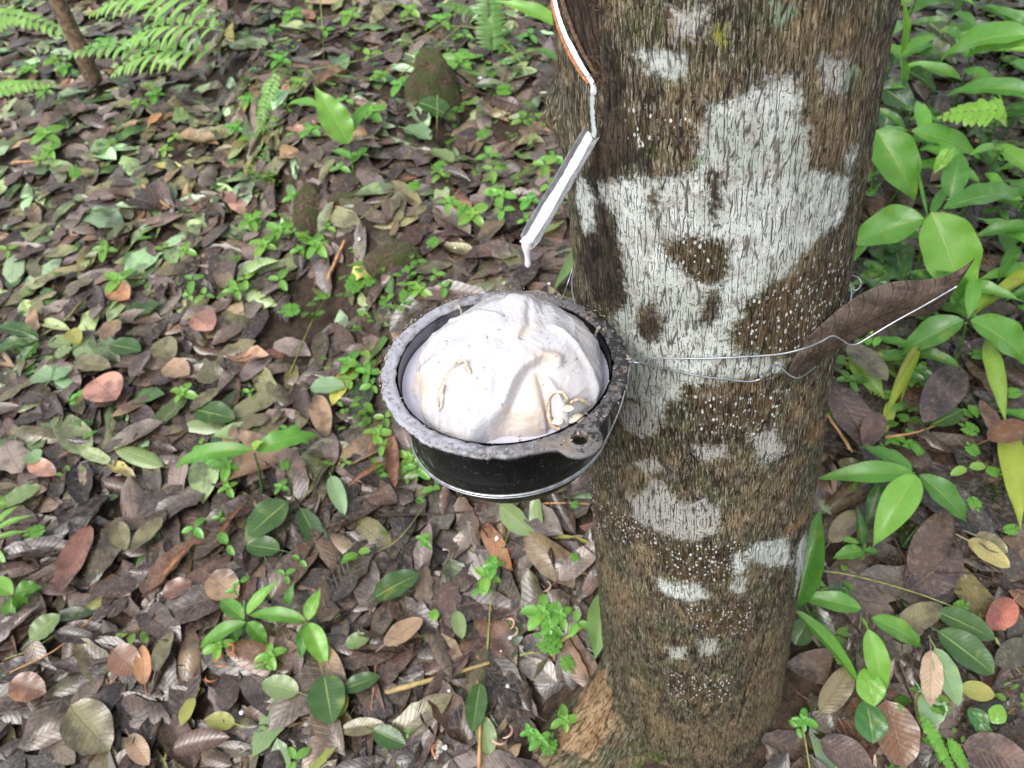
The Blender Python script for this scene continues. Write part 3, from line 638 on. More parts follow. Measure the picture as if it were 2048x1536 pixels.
# ------------------------------------------------------------------ latex, spout
def latex_mat(name, col=(.68, .675, .73), rough=.22, coat=.3):
    t = NT(name); co = t.n('TexCoord').outputs['Object']; n = t.noise(co, 120., 4.); n2 = t.noise(co, 420., 3.)
    c = t.mix(t.mr(n, .4, .7, 0, .6), col, tuple(x*.94 for x in col))
    return t.done(t.bsdf(col=c, rough=rough, nrm=t.bump(t.math('ADD', n, t.math('MULTIPLY', n2, .25)), .35, .0012), coat=coat, coatr=.12, sss=.12, sssc=.004))
LTX = latex_mat('liquid_latex'); LTXT = latex_mat('thin_latex', (.42, .48, .48), .25)
lt = empty('latex_trickle', tsurf(1187, 200), 'fresh white latex trickling down the cut and along the metal spout', 'latex')
m = M(); V, F = strip([(1102, -60), (1110, 0), (1122, 45), (1150, 110), (1183, 162), (1187, 178), (1186, 184)], .007, .0, .0022, .22, 90, wf=lambda t: .0062+.0016*np.sin(t*17)*.4+.0022*sst(.9, 1, t)); m.add(V, F); m.build('latex_on_cut', LTX, lt)
m = M(); V, F = strip([(1186, 180), (1185, 205), (1186, 235), (1188, 262), (1187, 272)], .0062, .0006, .0004, .22, 60); m.add(V, F); m.build('latex_film', LTXT, lt)
A0 = tsurf(1186, 266, .002)
d = ray(1060, 478); tB = (0.555-CP[1])/d[1]; B0 = CP+d*tB
ax_ = nrm(B0-A0); upv = nrm(CP-(A0+B0)/2); upv = nrm(upv*.75+np.array([-.15, 0, .65])); upv = nrm(upv-ax_*(upv@ax_)); sdv = np.cross(ax_, upv)
LG = np.linalg.norm(B0-A0); n, kx = 40, 15
print('spout len', LG, 'A', A0, 'B', B0)
t_ = np.linspace(-.06, 1, n); a_ = np.linspace(-1, 1, kx)
sec = lambda a, w: (w*np.sign(a)*np.abs(a)**.9, .0078*(np.abs(a)**1.5))
def gutter(off, w=.0088):
    V = np.zeros((n, kx, 3))
    for i, t in enumerate(t_):
        for j, a in enumerate(a_):
            sx2, sz2 = sec(a, w); e = .0 if t < 1 else 0
            sh = (.010*(1-abs(a))**1.0 if t > .9999 else 0)      # the lip runs to a point
            V[i, j] = A0+ax_*(t*LG+sh*0.9)+sdv*(sx2+.0004*vn(t*30, a*3))+upv*(sz2-.0065+off)
    return V
v1, v2 = gutter(0), gutter(-.0009)
m = M(); Fg = gridf(n, kx); nv = n*kx
bd = np.concatenate([np.arange(kx), np.arange(1, n)*kx+kx-1, (n-1)*kx+np.arange(kx-2, -1, -1), np.arange(n-2, 0, -1)*kx])
b2 = np.roll(bd, -1)
m.add(np.concatenate([v1.reshape(-1, 3), v2.reshape(-1, 3)]), np.concatenate([Fg, Fg[:, ::-1]+nv, np.stack([bd, b2, b2+nv, bd+nv], 1)]))
def zinc():
    t = NT('weathered_zinc'); co = t.n('TexCoord').outputs['Object']; n1 = t.noise(co, 90., 5., .7); n2 = t.noise(co, 420., 4., .7)
    c = t.mix(t.mr(n1, .4, .62), (.21, .215, .225), (.31, .315, .325)); rs = t.mr(t.math('ADD', t.math('MULTIPLY', n1, .5), t.math('MULTIPLY', n2, .5)), .56, .62)
    c = t.mix(rs, c, (.13, .11, .09))
    return t.done(t.bsdf(col=c, rough=t.mr(n2, .3, .7, .45, .75), metal=t.math('SUBTRACT', .45, t.math('MULTIPLY', rs, .45)), nrm=t.bump(n2, .4, .0006)))
ZN_ = zinc()
sp = empty('tapping_spout', A0, 'weathered grey metal spout nailed in the bark above the bowl', 'tapping spout')
m.build('channel', ZN_, sp)
m = M(); m.add(*tube([A0+sdv*.0105+upv*.003, A0+sdv*.0105-upv*.012], .0012, 6)); m.add(*tube([A0-sdv*.009+upv*.0015, A0-sdv*.009-upv*.012], .0012, 6)); m.build('fixing_pin', simple('rusty_iron', (.06, .035, .025), .8, .4), sp)
# latex lying in the channel, shifted to the lower wall, then the drop at the lip
m = M(); nn_ = 70; V = np.zeros((nn_, 9, 3)); tl = np.linspace(-.03, 1.045, nn_)
for i, t in enumerate(tl):
    wl = .0036+.0006*vn(t*7, 2.)+.0003*vn(t*31, 5.); cc = .0020+.0006*vn(t*4, 8.)
    if t > .96: wl += .0012*(t-.96)/.085
    for j, a in enumerate(np.linspace(-1, 1, 9)):
        xx = cc+a*wl; aa = min(1, abs(xx)/.0088); hz = .0078*aa**1.66
        V[i, j] = A0+ax_*(t*LG)+sdv*xx+upv*(hz-.0065+.0004+.0016*math.sqrt(max(0, 1-a*a)))
m.add(V, gridf(nn_, 9)); m.build('latex_in_spout', LTX, lt)
E0 = A0+ax_*(LG*1.035)+sdv*.0015-upv*.005
pr = np.array([[0, .0042], [.004, .0046], [.008, .0036], [.012, .0025], [.016, .0022], [.0195, .0027], [.022, .0026], [.0237, .0014], [.0243, .0001]])
m = M(); th = np.linspace(0, 2*np.pi, 14, endpoint=False)
V = np.array([[E0+np.array([r*math.cos(a), r*math.sin(a), .004-z]) for a in th] for z, r in pr]); m.add(V, gridf(len(pr), 14, True)); m.build('drip', LTX, lt)

# ------------------------------------------------------------------ the bowl
d = ray(1008, 729); BC = CP+d*.715; BR = 246.5/FPX*((BC-CP)@cf); print('bowl', BC, BR)
yaw_in = nrm(np.array([tax(BC[2])-BC[0], TY-BC[1], 0]))
def lathe(prof, n=128, noise=0., ns=8.):
    prof = np.asarray(prof, float); th = np.linspace(0, 2*np.pi, n, endpoint=False)
    r = prof[:, 0][:, None]*np.ones(n); z = prof[:, 1][:, None]*np.ones(n)
    if noise:
        q = noise*fbm(np.cos(th)[None]*ns+prof[:, 0][:, None]*5, np.sin(th)[None]*ns+prof[:, 1][:, None]*9, 0., 4); r = r+q; z = z+q*.8
    return np.stack([BC[0]+BR*r*np.cos(th), BC[1]+BR*r*np.sin(th), BC[2]+BR*z], -1), gridf(len(prof), n, True)
def rubber_mat():
    t = NT('black_rubber'); co = t.n('TexCoord').outputs['Object']; n1 = t.noise(co, 45., 4.); n2 = t.noise(co, 300., 4., .7)
    sp_ = t.noise(co, 520., 2.); sm = t.noise(t.vmul(co, (1, 1, 3.)), 38., 5., .75)
    c = t.mix(t.mr(n1, .4, .7), (.003, .0035, .0045), (.007, .008, .010)); c = t.mix(t.mr(sp_, .70, .73, 0, .8), c, (.35, .34, .33))
    c = t.mix(t.mr(sm, .66, .74, 0, .45), c, (.10, .11, .10)); run = t.mr(t.noise(t.vmul(co, (1., 1., .12)), 70., 3.), .66, .71, 0, .5); c = t.mix(t.math('MULTIPLY', run, t.mr(n2, .4, .6)), c, (.30, .29, .27)); sw = t.mr(t.noise(t.vmul(co, (.25, .25, 3.)), 130., 3.), .70, .74, 0, .5); c = t.mix(sw, c, (.22, .22, .21))
    return t.done(t.bsdf(col=c, rough=t.mr(n1, .3, .7, .22, .42), nrm=t.bump(n2, .25, .0006), spec=.28))
def inner_mat():
    t = NT('smeared_rubber'); co = t.n('TexCoord').outputs['Object']; n1 = t.noise(co, 26., 5., .7); n2 = t.noise(co, 240., 4., .8)
    sx3 = t.n('SeparateXYZ', {0: co})
    lft = t.math('ADD', t.math('MULTIPLY', sx3.outputs[0], -7.), t.math('MULTIPLY', n1, 2.2))
    film = t.mr(lft, 1.15, 1.75, 0, .85)
    c = t.mix(film, (.008, .009, .011), (.17, .17, .20)); c = t.mix(t.math('MULTIPLY', t.mr(n2, .60, .66), t.mr(n1, .45, .6)), c, (.42, .40, .38))
    return t.done(t.bsdf(col=c, rough=t.mr(n1, .3, .7, .22, .5), nrm=t.bump(n2, .4, .0008)))
def crust_mat():
    t = NT('crusted_rim'); co = t.n('TexCoord').outputs['Object']; n1 = t.noise(co, 24., 4., .6); n2 = t.noise(co, 120., 6., .75); n3 = t.noise(co, 420., 4., .7)
    sx3 = t.n('SeparateXYZ', {0: co})
    c = t.mix(t.mr(n2, .36, .62), (.105, .10, .105), (.18, .174, .18)); c = t.mix(t.mr(n1, .52, .66, 0, .7), c, (.24, .185, .14))
    wl = t.math('ADD', t.math('MULTIPLY', sx3.outputs[0], -4.5), t.math('MULTIPLY', n2, 1.6))
    c = t.mix(t.mr(wl, .7, 1.2, 0, .9), c, t.mix(n3, (.27, .275, .32), (.50, .51, .57)))
    c = t.mix(t.mr(t.math('SUBTRACT', n2, t.math('MULTIPLY', sx3.outputs[0], -2.2)), .68, .72, 0, .93), c, (.012, .012, .013))
    c = t.mix(t.mr(n3, .66, .74, 0, .3), c, (.36, .32, .28))
    h = t.math('ADD', t.math('MULTIPLY', n2, 1.), t.math('MULTIPLY', n3, .5))
    return t.done(t.bsdf(col=c, rough=t.mr(n2, .3, .7, .4, .75), nrm=t.bump(h, .4, .0015)))
bowl = empty('latex_bowl', BC+np.array([0, 0, -BR*.97]), 'round black rubber bowl full of white latex wired to the trunk', 'bowl')
outp = [(.895, -.01), (.894, -.08), (.885, -.25), (.87, -.45), (.845, -.62), (.80, -.77), (.72, -.89), (.60, -.97), (.42, -1.015), (.2, -1.03), (.001, -1.032)]
V, F = lathe(outp[::-1]); m = M(); m.add(V, F); body = m.build('bowl_body', rubber_mat(), bowl, loc=BC)
inp = [(.862, .0), (.86, -.08), (.85, -.25), (.83, -.42), (.80, -.55), (.6, -.75)]
V, F = lathe(inp); m = M(); m.add(V, F[:, ::-1]); m.build('inner_wall', inner_mat(), bowl, loc=BC)
# rim flange with its lug (a tab with a hole), as one plate
HUBA = math.atan2(-.853, .617)
def in_uv(px, py, h=0.):
    dd = ray(px, py); t = (BC[2]+h*BR-CP[2])/dd[2]; p = CP+dd*t; return (p[0]-BC[0])/BR, (p[1]-BC[1])/BR
hx, hy = in_uv(1160, 866, 0.0); HR = math.hypot(hx, hy); HUBA = math.atan2(hy, hx); print('lug', HR, math.degrees(HUBA))
nth, nr = 360, 9
th = np.linspace(0, 2*np.pi, nth, endpoint=False)
ro = 1.0+.010*fbm(np.cos(th)*9, np.sin(th)*9, 2.)+.006*vn(th*60, 1.)
lug_d = (th-HUBA+math.pi) % (2*math.pi)-math.pi
arc = lug_d*HR
lugr = np.where(np.abs(arc) < .17, HR+np.sqrt(np.maximum(0, .17**2-arc**2))*.9, 0)
ro2 = np.maximum(ro, lugr); sh = np.where((np.abs(arc) > .15) & (np.abs(arc) < .30), 1.0+.06*(1-(np.abs(arc)-.15)/.15)**2, 0); ro2 = np.maximum(ro2, sh)
ri = .880+.008*fbm(np.cos(th)*12, np.sin(th)*12, 4.)
def plate(zt, noise):
    V = []
    for j in range(nr):
        f = j/(nr-1); r = ri+(ro2-ri)*f
        z = zt+noise*.008*fbm(np.cos(th)*14*(1+f*.2), np.sin(th)*14*(1+f*.2), j*.4)+noise*.004*math.sin(math.pi*f)
        ez = -.01 if j in (0, nr-1) else 0
        V.append(np.stack([BC[0]+BR*r*np.cos(th), BC[1]+BR*r*np.sin(th), BC[2]+BR*(z+ez)], -1))
    return np.array(V)
top_, bot_ = plate(.014, 1), plate(-.014, 0)
m = M(); A_ = np.concatenate([top_.reshape(-1, 3), bot_.reshape(-1, 3)]); Fp = gridf(nr, nth, True); nv = nr*nth
# the hole: drop plate faces round its centre
def facec(F): return A_[F].mean(1)
cc = facec(Fp); hw = np.array([BC[0]+BR*hx, BC[1]+BR*hy])
hole = np.hypot(cc[:, 0]-hw[0], cc[:, 1]-hw[1]) < .066*BR
Fk = Fp[~hole]
k = np.arange(nth); k2 = (k+1) % nth
side_o = np.stack([(nr-1)*nth+k, (nr-1)*nth+k2, nv+(nr-1)*nth+k2, nv+(nr-1)*nth+k], 1); side_i = np.stack([k2, k, nv+k, nv+k2], 1)
m.add(A_, np.concatenate([Fk[:, ::-1], Fk+nv, side_o, side_i])); 
rim = m.build('rim', crust_mat(), bowl, loc=BC)
# clean round edge inside the hole
m = M(); hth = np.linspace(0, 2*np.pi, 28, endpoint=False); rr_ = np.array([.096, .075, .062, .058, .072])*BR; hz_ = np.array([.022, .032, .026, -.024, -.028])*BR
V = np.stack([np.stack([hw[0]+r*np.cos(hth), hw[1]+r*np.sin(hth), BC[2]+z+0*hth], -1) for r, z in zip(rr_, hz_)]); m.add(V, gridf(5, 28, True)); m.build('lug_eyelet', rim.data.materials[0], bowl, loc=BC)
# dried crumbs and drips on the rim
m = M(); CRM = simple('dried_latex_crust', (.36, .31, .26), .7, bumpd=.001, nscale=300, var=.4)
for q in range(420):
    a = rng.uniform(0, 6.28); a = a if q % 3 else rng.uniform(2.4, 4.6); r = rng.choice([1.0, 1.0, .885, .95])+rng.normal(0, .012); s = BR*rng.uniform(.002, .0095)
    p = BC+BR*np.array([r*math.cos(a), r*math.sin(a), .03]); e = rng.normal(0, 1, 3)*s
    m.add(*tube([p-e, p-e*.3+rng.normal(0, .3, 3)*s, p+e*.6], [s*.3, s*.8, s*.2], 5, jit=.25))
for (px0, py0, px1, py1) in [(972, 583, 974, 596), (1042, 590, 1040, 600), (1207, 652, 1205, 663), (1218, 648, 1205, 652), (905, 600, 907, 612), (1010, 588, 1014, 593)]:
    u0, v0 = in_uv(px0, py0+10); f_ = .90/math.hypot(u0, v0); u0, v0 = u0*f_, v0*f_; u1, v1_ = u0*.95, v0*.95
    m.add(*tube(spl([BC+BR*np.array([u0, v0, .03]), BC+BR*np.array([(u0+u1)/2, (v0+v1_)/2, .01]), BC+BR*np.array([u1, v1_, -.06])], 8), BR*.014, 6, jit=.2))
m.build('dried_drip', CRM, bowl, loc=BC)

# liquid latex and the coagulated lump
ZP = -.12
m = M(); V, F = lathe([(.848, ZP+.006), (.84, ZP-.002), (.80, ZP), (.6, ZP+.002), (.3, ZP), (.001, ZP)], 96); m.add(V, F[:, ::-1])
pool = tag(m.build('liquid_latex', latex_mat('latex_pool', (.60, .59, .68), .18), loc=BC), 'smooth liquid latex pooled round the lump inside the bowl', 'latex')
nr_, na = 200, 460
rr = np.linspace(0, 1, nr_)[:, None]; aa = np.linspace(0, 2*np.pi, na, endpoint=False)[None]
rb = (.745+.035*np.sin(aa*2+.6)+.03*vn(np.cos(aa)*2, np.sin(aa)*2, 5.))
ox, oy = .025, -.02
el = np.sin(rr*math.pi/2)
X = ox+rb*el*np.cos(aa); Y = oy+rb*el*np.sin(aa)
HH = .59; Zl = ZP-.03+(HH+.03)*np.cos(rr*math.pi/2)**.95
def loc_of(px, py):
    """the point of the smooth dome seen at a picture position, in bowl units"""
    dd = ray(px, py); T_ = np.arange(.4, .95, .001); Pp = (CP+T_[:, None]*dd-BC)/BR
    q = np.hypot(Pp[:, 0]-ox, Pp[:, 1]-oy)/.765; zs = ZP+HH*np.sqrt(np.maximum(0, 1-q*q)); b = np.nonzero(Pp[:, 2] < zs)[0]
    return Pp[b[0]][:2] if len(b) else Pp[-1][:2]
LL = lambda pts: [tuple(loc_of(*p)) for p in pts]
disp = .04*fbm(X*1.8, Y*1.8, Zl*1.8, 2)
wx = X+.06*fbm(X*5, Y*5, 0., 2); wy = Y+.06*fbm(X*5+9, Y*5, 0., 2)
disp += .012*(1-np.abs(vn(wx*6, wy*4, Zl*5)))**3+.0035*(1-np.abs(vn(wx*16, wy*11, Zl*9)))**2+.0022*fbm(wx*34, wy*34, Zl*34, 3)+.022*vn(wx*5, wy*4, Zl*4+4)+.004*(1-np.abs(vn(wx*9+3, wy*6, Zl*8)))**4
def ridge(pts, w, h, side=0.):
    q = LL(pts); dd = pld(X, Y, q); return h*np.exp(-(dd/w)**2)
disp += ridge([(945, 848), (975, 822), (1005, 786), (1020, 740), (1045, 712), (1080, 697), (1105, 703)], .045, .055)
disp -= ridge([(975, 850), (1010, 810), (1040, 765), (1062, 725), (1085, 715)], .06, .05)
disp += ridge([(883, 835), (893, 770), (910, 730), (935, 718)], .022, .035)
disp -= ridge([(905, 840), (912, 780), (935, 735)], .035, .04)
disp += ridge([(830, 770), (845, 735), (868, 715)], .05, .03)-ridge([(868, 790), (872, 750), (868, 722)], .04, .05)
disp += ridge([(1030, 604), (1045, 606)], .08, .05)-ridge([(1058, 612), (1060, 640), (1045, 660)], .03, .03)
disp += ridge([(1105, 650), (1150, 690), (1175, 730), (1180, 790)], .03, .03)-ridge([(1085, 740), (1095, 800), (1110, 840)], .035, .05)
disp += ridge([(1095, 745), (1120, 790), (1130, 840)], .035, .04)
disp -= ridge([(900, 655), (960, 660), (1010, 665)], .10, .02)
disp += ridge([(870, 660), (900, 635), (960, 622), (1000, 626)], .025, .014)
CRE = [LL([(1045, 770), (1062, 735), (1085, 722), (1095, 770), (1108, 840), (1000, 856), (985, 835)]), LL([(828, 745), (850, 722), (866, 715), (866, 790), (845, 805), (830, 780)]), LL([(1035, 655), (1050, 640), (1070, 652), (1062, 660), (1045, 662)]), LL([(1050, 700), (1090, 690), (1120, 700), (1100, 712)])]
cre = np.full(X.shape, -1.)
for q in CRE: cre = np.maximum(cre, sdf(X, Y, q))
cre = sst(-.03, .03, cre+.03*vn(X*14, Y*14))
Zl = Zl+0*X
dome_n = nrm(np.stack([(X-ox)/.6, (Y-oy)/.6, (Zl-ZP)/.64+.05], -1))
Pd = np.stack([X, Y, Zl], -1)+dome_n*disp[..., None]
# keep it inside the bowl wall
rad_ = np.hypot(Pd[..., 0], Pd[..., 1]); lim = np.minimum(1, .835/np.maximum(rad_, 1e-6)); below = Pd[..., 2] < .03
sc = np.where(below, lim, 1.); Pd[..., 0] *= sc; Pd[..., 1] *= sc
V = BC+BR*Pd
def lump_mat():
    t = NT('coagulated_latex'); co = t.n('TexCoord').outputs['Object']; cr_ = t.attr('cream').outputs['Fac']
    n1 = t.noise(co, 60., 5., .6); n2 = t.noise(co, 260., 4., .65); n3 = t.noise(co, 24., 3.)
    vs = t.n('TexVoronoi', {'Vector': co, 'Scale': 210.}, feature='F1'); s0 = t.n('SeparateColor', {0: vs.outputs['Color']}).outputs[0]
    spk = t.math('MULTIPLY', t.math('LESS_THAN', vs.outputs['Distance'], .12), t.math('GREATER_THAN', s0, .90))
    c = t.mix(t.mr(n3, .4, .65, 0, .6), (.555, .55, .585), (.585, .54, .515)); c = t.mix(t.math('MULTIPLY', cr_, .75), c, t.mix(t.mr(n1, .4, .6), (.60, .50, .43), (.56, .44, .34)))
    c = t.mix(spk, c, (.20, .12, .07))
    return t.done(t.bsdf(col=c, rough=t.mr(n1, .35, .65, .16, .36), nrm=t.bump(t.math('ADD', n1, t.math('MULTIPLY', n2, .35)), .5, .0025), coat=.3, coatr=.12, sss=.15, sssc=.004))
lump = empty('rubber_lump', BC, 'heaped white coagulated rubber lump rising out of the bowl', 'rubber lump')
m = M(); m.add(V, gridf(nr_, na, True)); lm = m.build('coagulum', lump_mat(), lump, attrs=dict(cream=cre), loc=BC)
CRS = simple('yellowed_strand', (.62, .50, .37), .45, bumpd=.0008, nscale=260, var=.25, sss=.1, sssc=.003)
CRY = simple('yellowed_skin', (.70, .62, .50), .4, bumpd=.001, nscale=200, var=.15, sss=.1, sssc=.003)
def on_lump(px, py, off=.0):
    u, v = loc_of(px, py); i = np.argmin((Pd[..., 0]-u)**2+(Pd[..., 1]-v)**2+(Pd[..., 2] < ZP)*9); q = Pd.reshape(-1, 3)[i]; return BC+BR*(q+dome_n.reshape(-1, 3)[i]*off)
m = M()
m.add(*tube(spl([on_lump(886, 846, .02), on_lump(882, 815, .025), on_lump(886, 780, .035), on_lump(898, 745, .045), on_lump(912, 722, .05), on_lump(922, 712, .035)], 30), np.array([.5, .9, 1.0, .9, .8, .9, 1.1, 1.4, 1.6, .8]).repeat(3)*.001, 8, jit=.15))
m.add(*tube(spl([on_lump(890, 790, .03), on_lump(893, 770, .02), on_lump(888, 815, .02), on_lump(885, 840, .01)], 16), .0008, 6))
m.add(*tube(spl([on_lump(922, 712, .035), on_lump(935, 716, .03), on_lump(940, 726, .01)], 12), np.linspace(.002, .001, 12), 7, jit=.2))
m.build('strand', CRS, lump, loc=BC)
m = M()
for P_, r in [([(1085, 770), (1095, 762), (1118, 775), (1128, 790), (1122, 798)], .0014), ([(1090, 765), (1092, 790), (1105, 815), (1112, 835)], .0018), ([(1132, 795), (1150, 790), (1168, 802), (1172, 810)], .0016)]:
    m.add(*tube(spl([on_lump(*p, .04) for p in P_], 20), r*(.6+.5*np.sin(np.linspace(.2, 3, 20))), 7, jit=.2))
m.build('loose_skin', CRS, lump, loc=BC)
m = M()   # small crumpled pieces at the near rim
for (cx0, cy0, s, sq) in [(1146, 814, 17, .28), (1128, 822, 11, .3), (1108, 808, 10, .22)]:
    c0 = on_lump(cx0, cy0, .05); th_ = np.linspace(0, np.pi, 14)[:, None]; ph_ = np.linspace(0, 2*np.pi, 24, endpoint=False)[None]; s0 = s/FPX*.72
    f = 1+.3*fbm(np.sin(th_)*np.cos(ph_)*2.5+cx0, np.sin(th_)*np.sin(ph_)*2.5, np.cos(th_)*2.5, 3)
    m.add(c0+s0*np.stack([f*np.sin(th_)*np.cos(ph_), f*np.sin(th_)*np.sin(ph_)*.8, f*np.cos(th_)*sq+0*ph_], -1), gridf(14, 24, True))
m.build('crumpled_flap', CRY, lump, loc=BC)
fk = M()
for k_ in range(34):
    c0 = on_lump(rng.uniform(870, 1160), rng.uniform(630, 830), .004); e0 = rng.normal(0, .0009, 3); fk.add(*tube([c0-e0, c0, c0+e0], [.0002, .0004, .0002], 5))
fk.build('bark_speck', simple('bark_fleck', (.24, .15, .09), .8), lump, loc=BC)

TILT = math.radians(5)
def tilt(o):
    c, s_ = math.cos(TILT), math.sin(TILT); d = np.array(o.location)-BC
    o.location = Vector(BC+np.array([d[0], c*d[1]-s_*d[2], s_*d[1]+c*d[2]])); o.rotation_euler = (TILT, 0, 0)
# ------------------------------------------------------------------ wire holder
WIRE = simple('galvanised_wire', (.40, .42, .45), .36, .8, nscale=120, var=.15)
hold = empty('wire_holder', tsurf(1400, 716, .004), 'galvanised wire cradle tied round the trunk and under the black bowl', 'wire')
rg = np.linspace(0, 2*np.pi, 90)
d_ = ray(1025, 850); tr = (BC[2]-.60*BR-CP[2])/d_[2]; rc = CP+d_*tr
ring = np.stack([BC[0]+.850*BR*np.cos(rg), BC[1]+.850*BR*np.sin(rg), BC[2]-BR*.625+BR*.02*np.cos(rg*1-.4)], -1)
m = M(); m.add(*tube(ring, .0016, 8)); m.add(*tube(ring+np.array([0, 0, -.0028]), .0010, 6)); m.build('support_ring', WIRE, hold)
rimr = lambda a, z, r=.99: BC+BR*np.array([r*math.cos(a), r*math.sin(a), z])
def at_rim(px, py):
    u, v = in_uv(px, py); a = math.atan2(v, u); return a
ar = at_rim(1252, 716)
J = rimr(ar, .02, 1.0)
# hangers from the ring up to the rim joint
m = M(); m.add(*tube(spl([rimr(ar-.45, -.62, .85), rimr(ar-.3, -.30, .95), rimr(ar-.1, -.06, 1.0), J], 24), .0013, 7)); m.build('hanger', WIRE, hold)
def W3(pts, n=90): return spl(pts, n)
def tw(px, py, off): return tsurf(px, py, off)
def beside(px, py, y):      # a point on the line of sight at a given distance into the scene
    dd = ray(px, py); return CP+dd*((y-CP[1])/dd[1])
yj = J[1]
J = beside(1256, 719, J[1]-.004)
lineA = [J, beside(1300, 716, .583), beside(1400, 717, .575), beside(1480, 714, .568), beside(1560, 708, .563), beside(1610, 696, .562), beside(1640, 684, .570), beside(1664, 672, .574), beside(1682, 679, .576), beside(1698, 689, .577), beside(1716, 687, .577), beside(1740, 673, .577), beside(1790, 643, .576), beside(1850, 610, .572), beside(1915, 572, .566)]
m = M(); m.add(*tube(W3(lineA, 140), .0010, 8)); m.build('tie_wire', WIRE, hold)
lineB = [J, beside(1330, 737, .582), beside(1400, 752, .575), beside(1450, 758, .571), beside(1495, 763, .569), beside(1522, 757, .568), beside(1540, 738, .562), beside(1552, 726, .559), beside(1565, 738, .557), beside(1580, 751, .557), beside(1597, 756, .559), beside(1615, 746, .578), beside(1635, 730, .604), beside(1655, 716, .622), beside(1672, 706, .66), beside(1680, 690, .76)]
m = M(); m.add(*tube(W3(lineB, 140), .0009, 8)); m.build('tie_wire', WIRE, hold)
m = M(); cq = np.linspace(0, 14, 60); m.add(*tube(J+np.stack([.0022*np.cos(cq)+.0012*cq-.004, .0022*np.sin(cq), -.0003*cq], -1), .0009, 6)); m.build('twist', WIRE, hold)
th = np.linspace(.9, 5.2, 50); zb = tw(1400, 717, 0)[2]
back = np.stack([tax(zb)+(trad(zb)+.004)*np.sin(th), TY-(trad(zb)+.004)*np.cos(th), zb+.01*np.sin(th*2)+.0*th], -1)
m = M(); m.add(*tube(back, .0011, 6)); m.build('back_loop', WIRE, hold)
lp = [beside(1672, 590, .74), beside(1692, 582, .72), beside(1706, 583, .71), beside(1718, 576, .71), beside(1722, 566, .715), beside(1716, 556, .72), beside(1704, 552, .73), beside(1688, 556, .76)]
m = M(); m.add(*tube(W3(lp, 40), .0011, 7)); m.build('end_loop', WIRE, hold)
JL = rimr(at_rim(1140, 590), .02, 1.0)
m = M(); m.add(*tube(spl([JL, (JL+tsurf(1150, 560, .003))/2+np.array([0, 0, .006]), tsurf(1151, 535, .003)], 20), .0006, 6)); m.build('tie_wire', WIRE, hold)

for o in (bowl, lump, pool): tilt(o)
# dead leaf caught in the wire
UPE = [(1572, 772), (1585, 722), (1612, 680), (1652, 640), (1700, 602), (1750, 574), (1800, 562), (1850, 559), (1890, 552), (1925, 535), (1950, 517)]
LOE = [(1572, 772), (1592, 752), (1622, 733), (1665, 706), (1712, 678), (1760, 655), (1810, 636), (1862, 628), (1890, 606), (1915, 572), (1950, 517)]
nt, ns = 70, 25
ue, le = spl([(*p, 0) for p in UPE], nt)[:, :2], spl([(*p, 0) for p in LOE], nt)[:, :2]
V = np.zeros((nt, ns, 3)); LV = np.zeros((nt, ns, 3))
sp0 = np.linspace(0, 1, nt); s_ = np.linspace(-1, 1, ns)
midf = .60
wid = np.linalg.norm(ue-le, axis=1)
for i in range(nt):
    yb = .566+.028*min(1, sp0[i]*2.2)+.004*math.sin(sp0[i]*7)
    for j, s in enumerate(s_):
        p = (ue[i]+le[i])/2+(le[i]-ue[i])/2*s
        depth = yb+.012*(abs(s)**1.6)*(wid[i]/95)*(.6 if s < 0 else 1.0)+.0018*math.sin(sp0[i]*34+abs(s)*2.5)*abs(s)
        V[i, j] = beside(p[0], p[1], depth); LV[i, j] = (sp0[i], s-.7*(1-s*s), .3)
dl = M(); dl.add(V, gridf(nt, ns), (.066, .042, .034), LV)
tk = M(); nvv = nt*ns; Vb = V+np.array([0, .0005, -.0002]); bd = np.concatenate([np.arange(ns), np.arange(1, nt)*ns+ns-1, (nt-1)*ns+np.arange(ns-2, -1, -1), np.arange(nt-2, 0, -1)*ns]); b2 = np.roll(bd, -1)
dl = M(); dl.add(np.concatenate([V.reshape(-1, 3), Vb.reshape(-1, 3)]), np.concatenate([gridf(nt, ns), gridf(nt, ns)[:, ::-1]+nvv, np.stack([bd, b2, b2+nvv, bd+nvv], 1)]), (.075, .048, .038), np.concatenate([LV.reshape(-1, 3)]*2))
DLM = None
def caught_mat():
    t = NT('dry_ribbed_leaf'); lu = t.n('SeparateXYZ', {0: t.attr('luv').outputs['Vector']}); T, Sg = lu.outputs[0], lu.outputs[1]; co = t.n('TexCoord').outputs['Object']
    ab = t.math('ABSOLUTE', Sg); ph = t.math('SUBTRACT', t.math('MULTIPLY', T, 17.), t.math('MULTIPLY', t.math('POWER', ab, 1.4), 1.1))
    vein = t.mr(t.math('ABSOLUTE', t.math('SUBTRACT', t.math('FRACT', ph), .5)), .0, .045, 1., 0.); pil = t.math('SINE', t.math('MULTIPLY', ph, 6.283))
    mid = t.mr(ab, .02, .06, 1., 0.); n1 = t.noise(co, 45., 4.); n2 = t.noise(t.vmul(co, (1, 1, 1)), 240., 5., .7)
    c = t.mix(t.mr(n1, .35, .65), (.038, .026, .019), (.088, .060, .044)); c = t.mix(t.mr(n2, .5, .7, 0, .5), c, (.20, .15, .12)); c = t.mix(t.mr(n2, .45, .3, 0, .5), c, (.03, .02, .016))
    c = t.mix(t.math('MULTIPLY', t.math('MAXIMUM', vein, mid), .75), c, (.022, .013, .010))
    h = t.math('ADD', t.math('MULTIPLY', vein, -1.), t.math('ADD', t.math('MULTIPLY', pil, .1), t.math('MULTIPLY', n2, .5)))
    return t.done(t.bsdf(col=c, rough=t.mr(n2, .3, .7, .45, .75), nrm=t.bump(h, .7, .0015)))
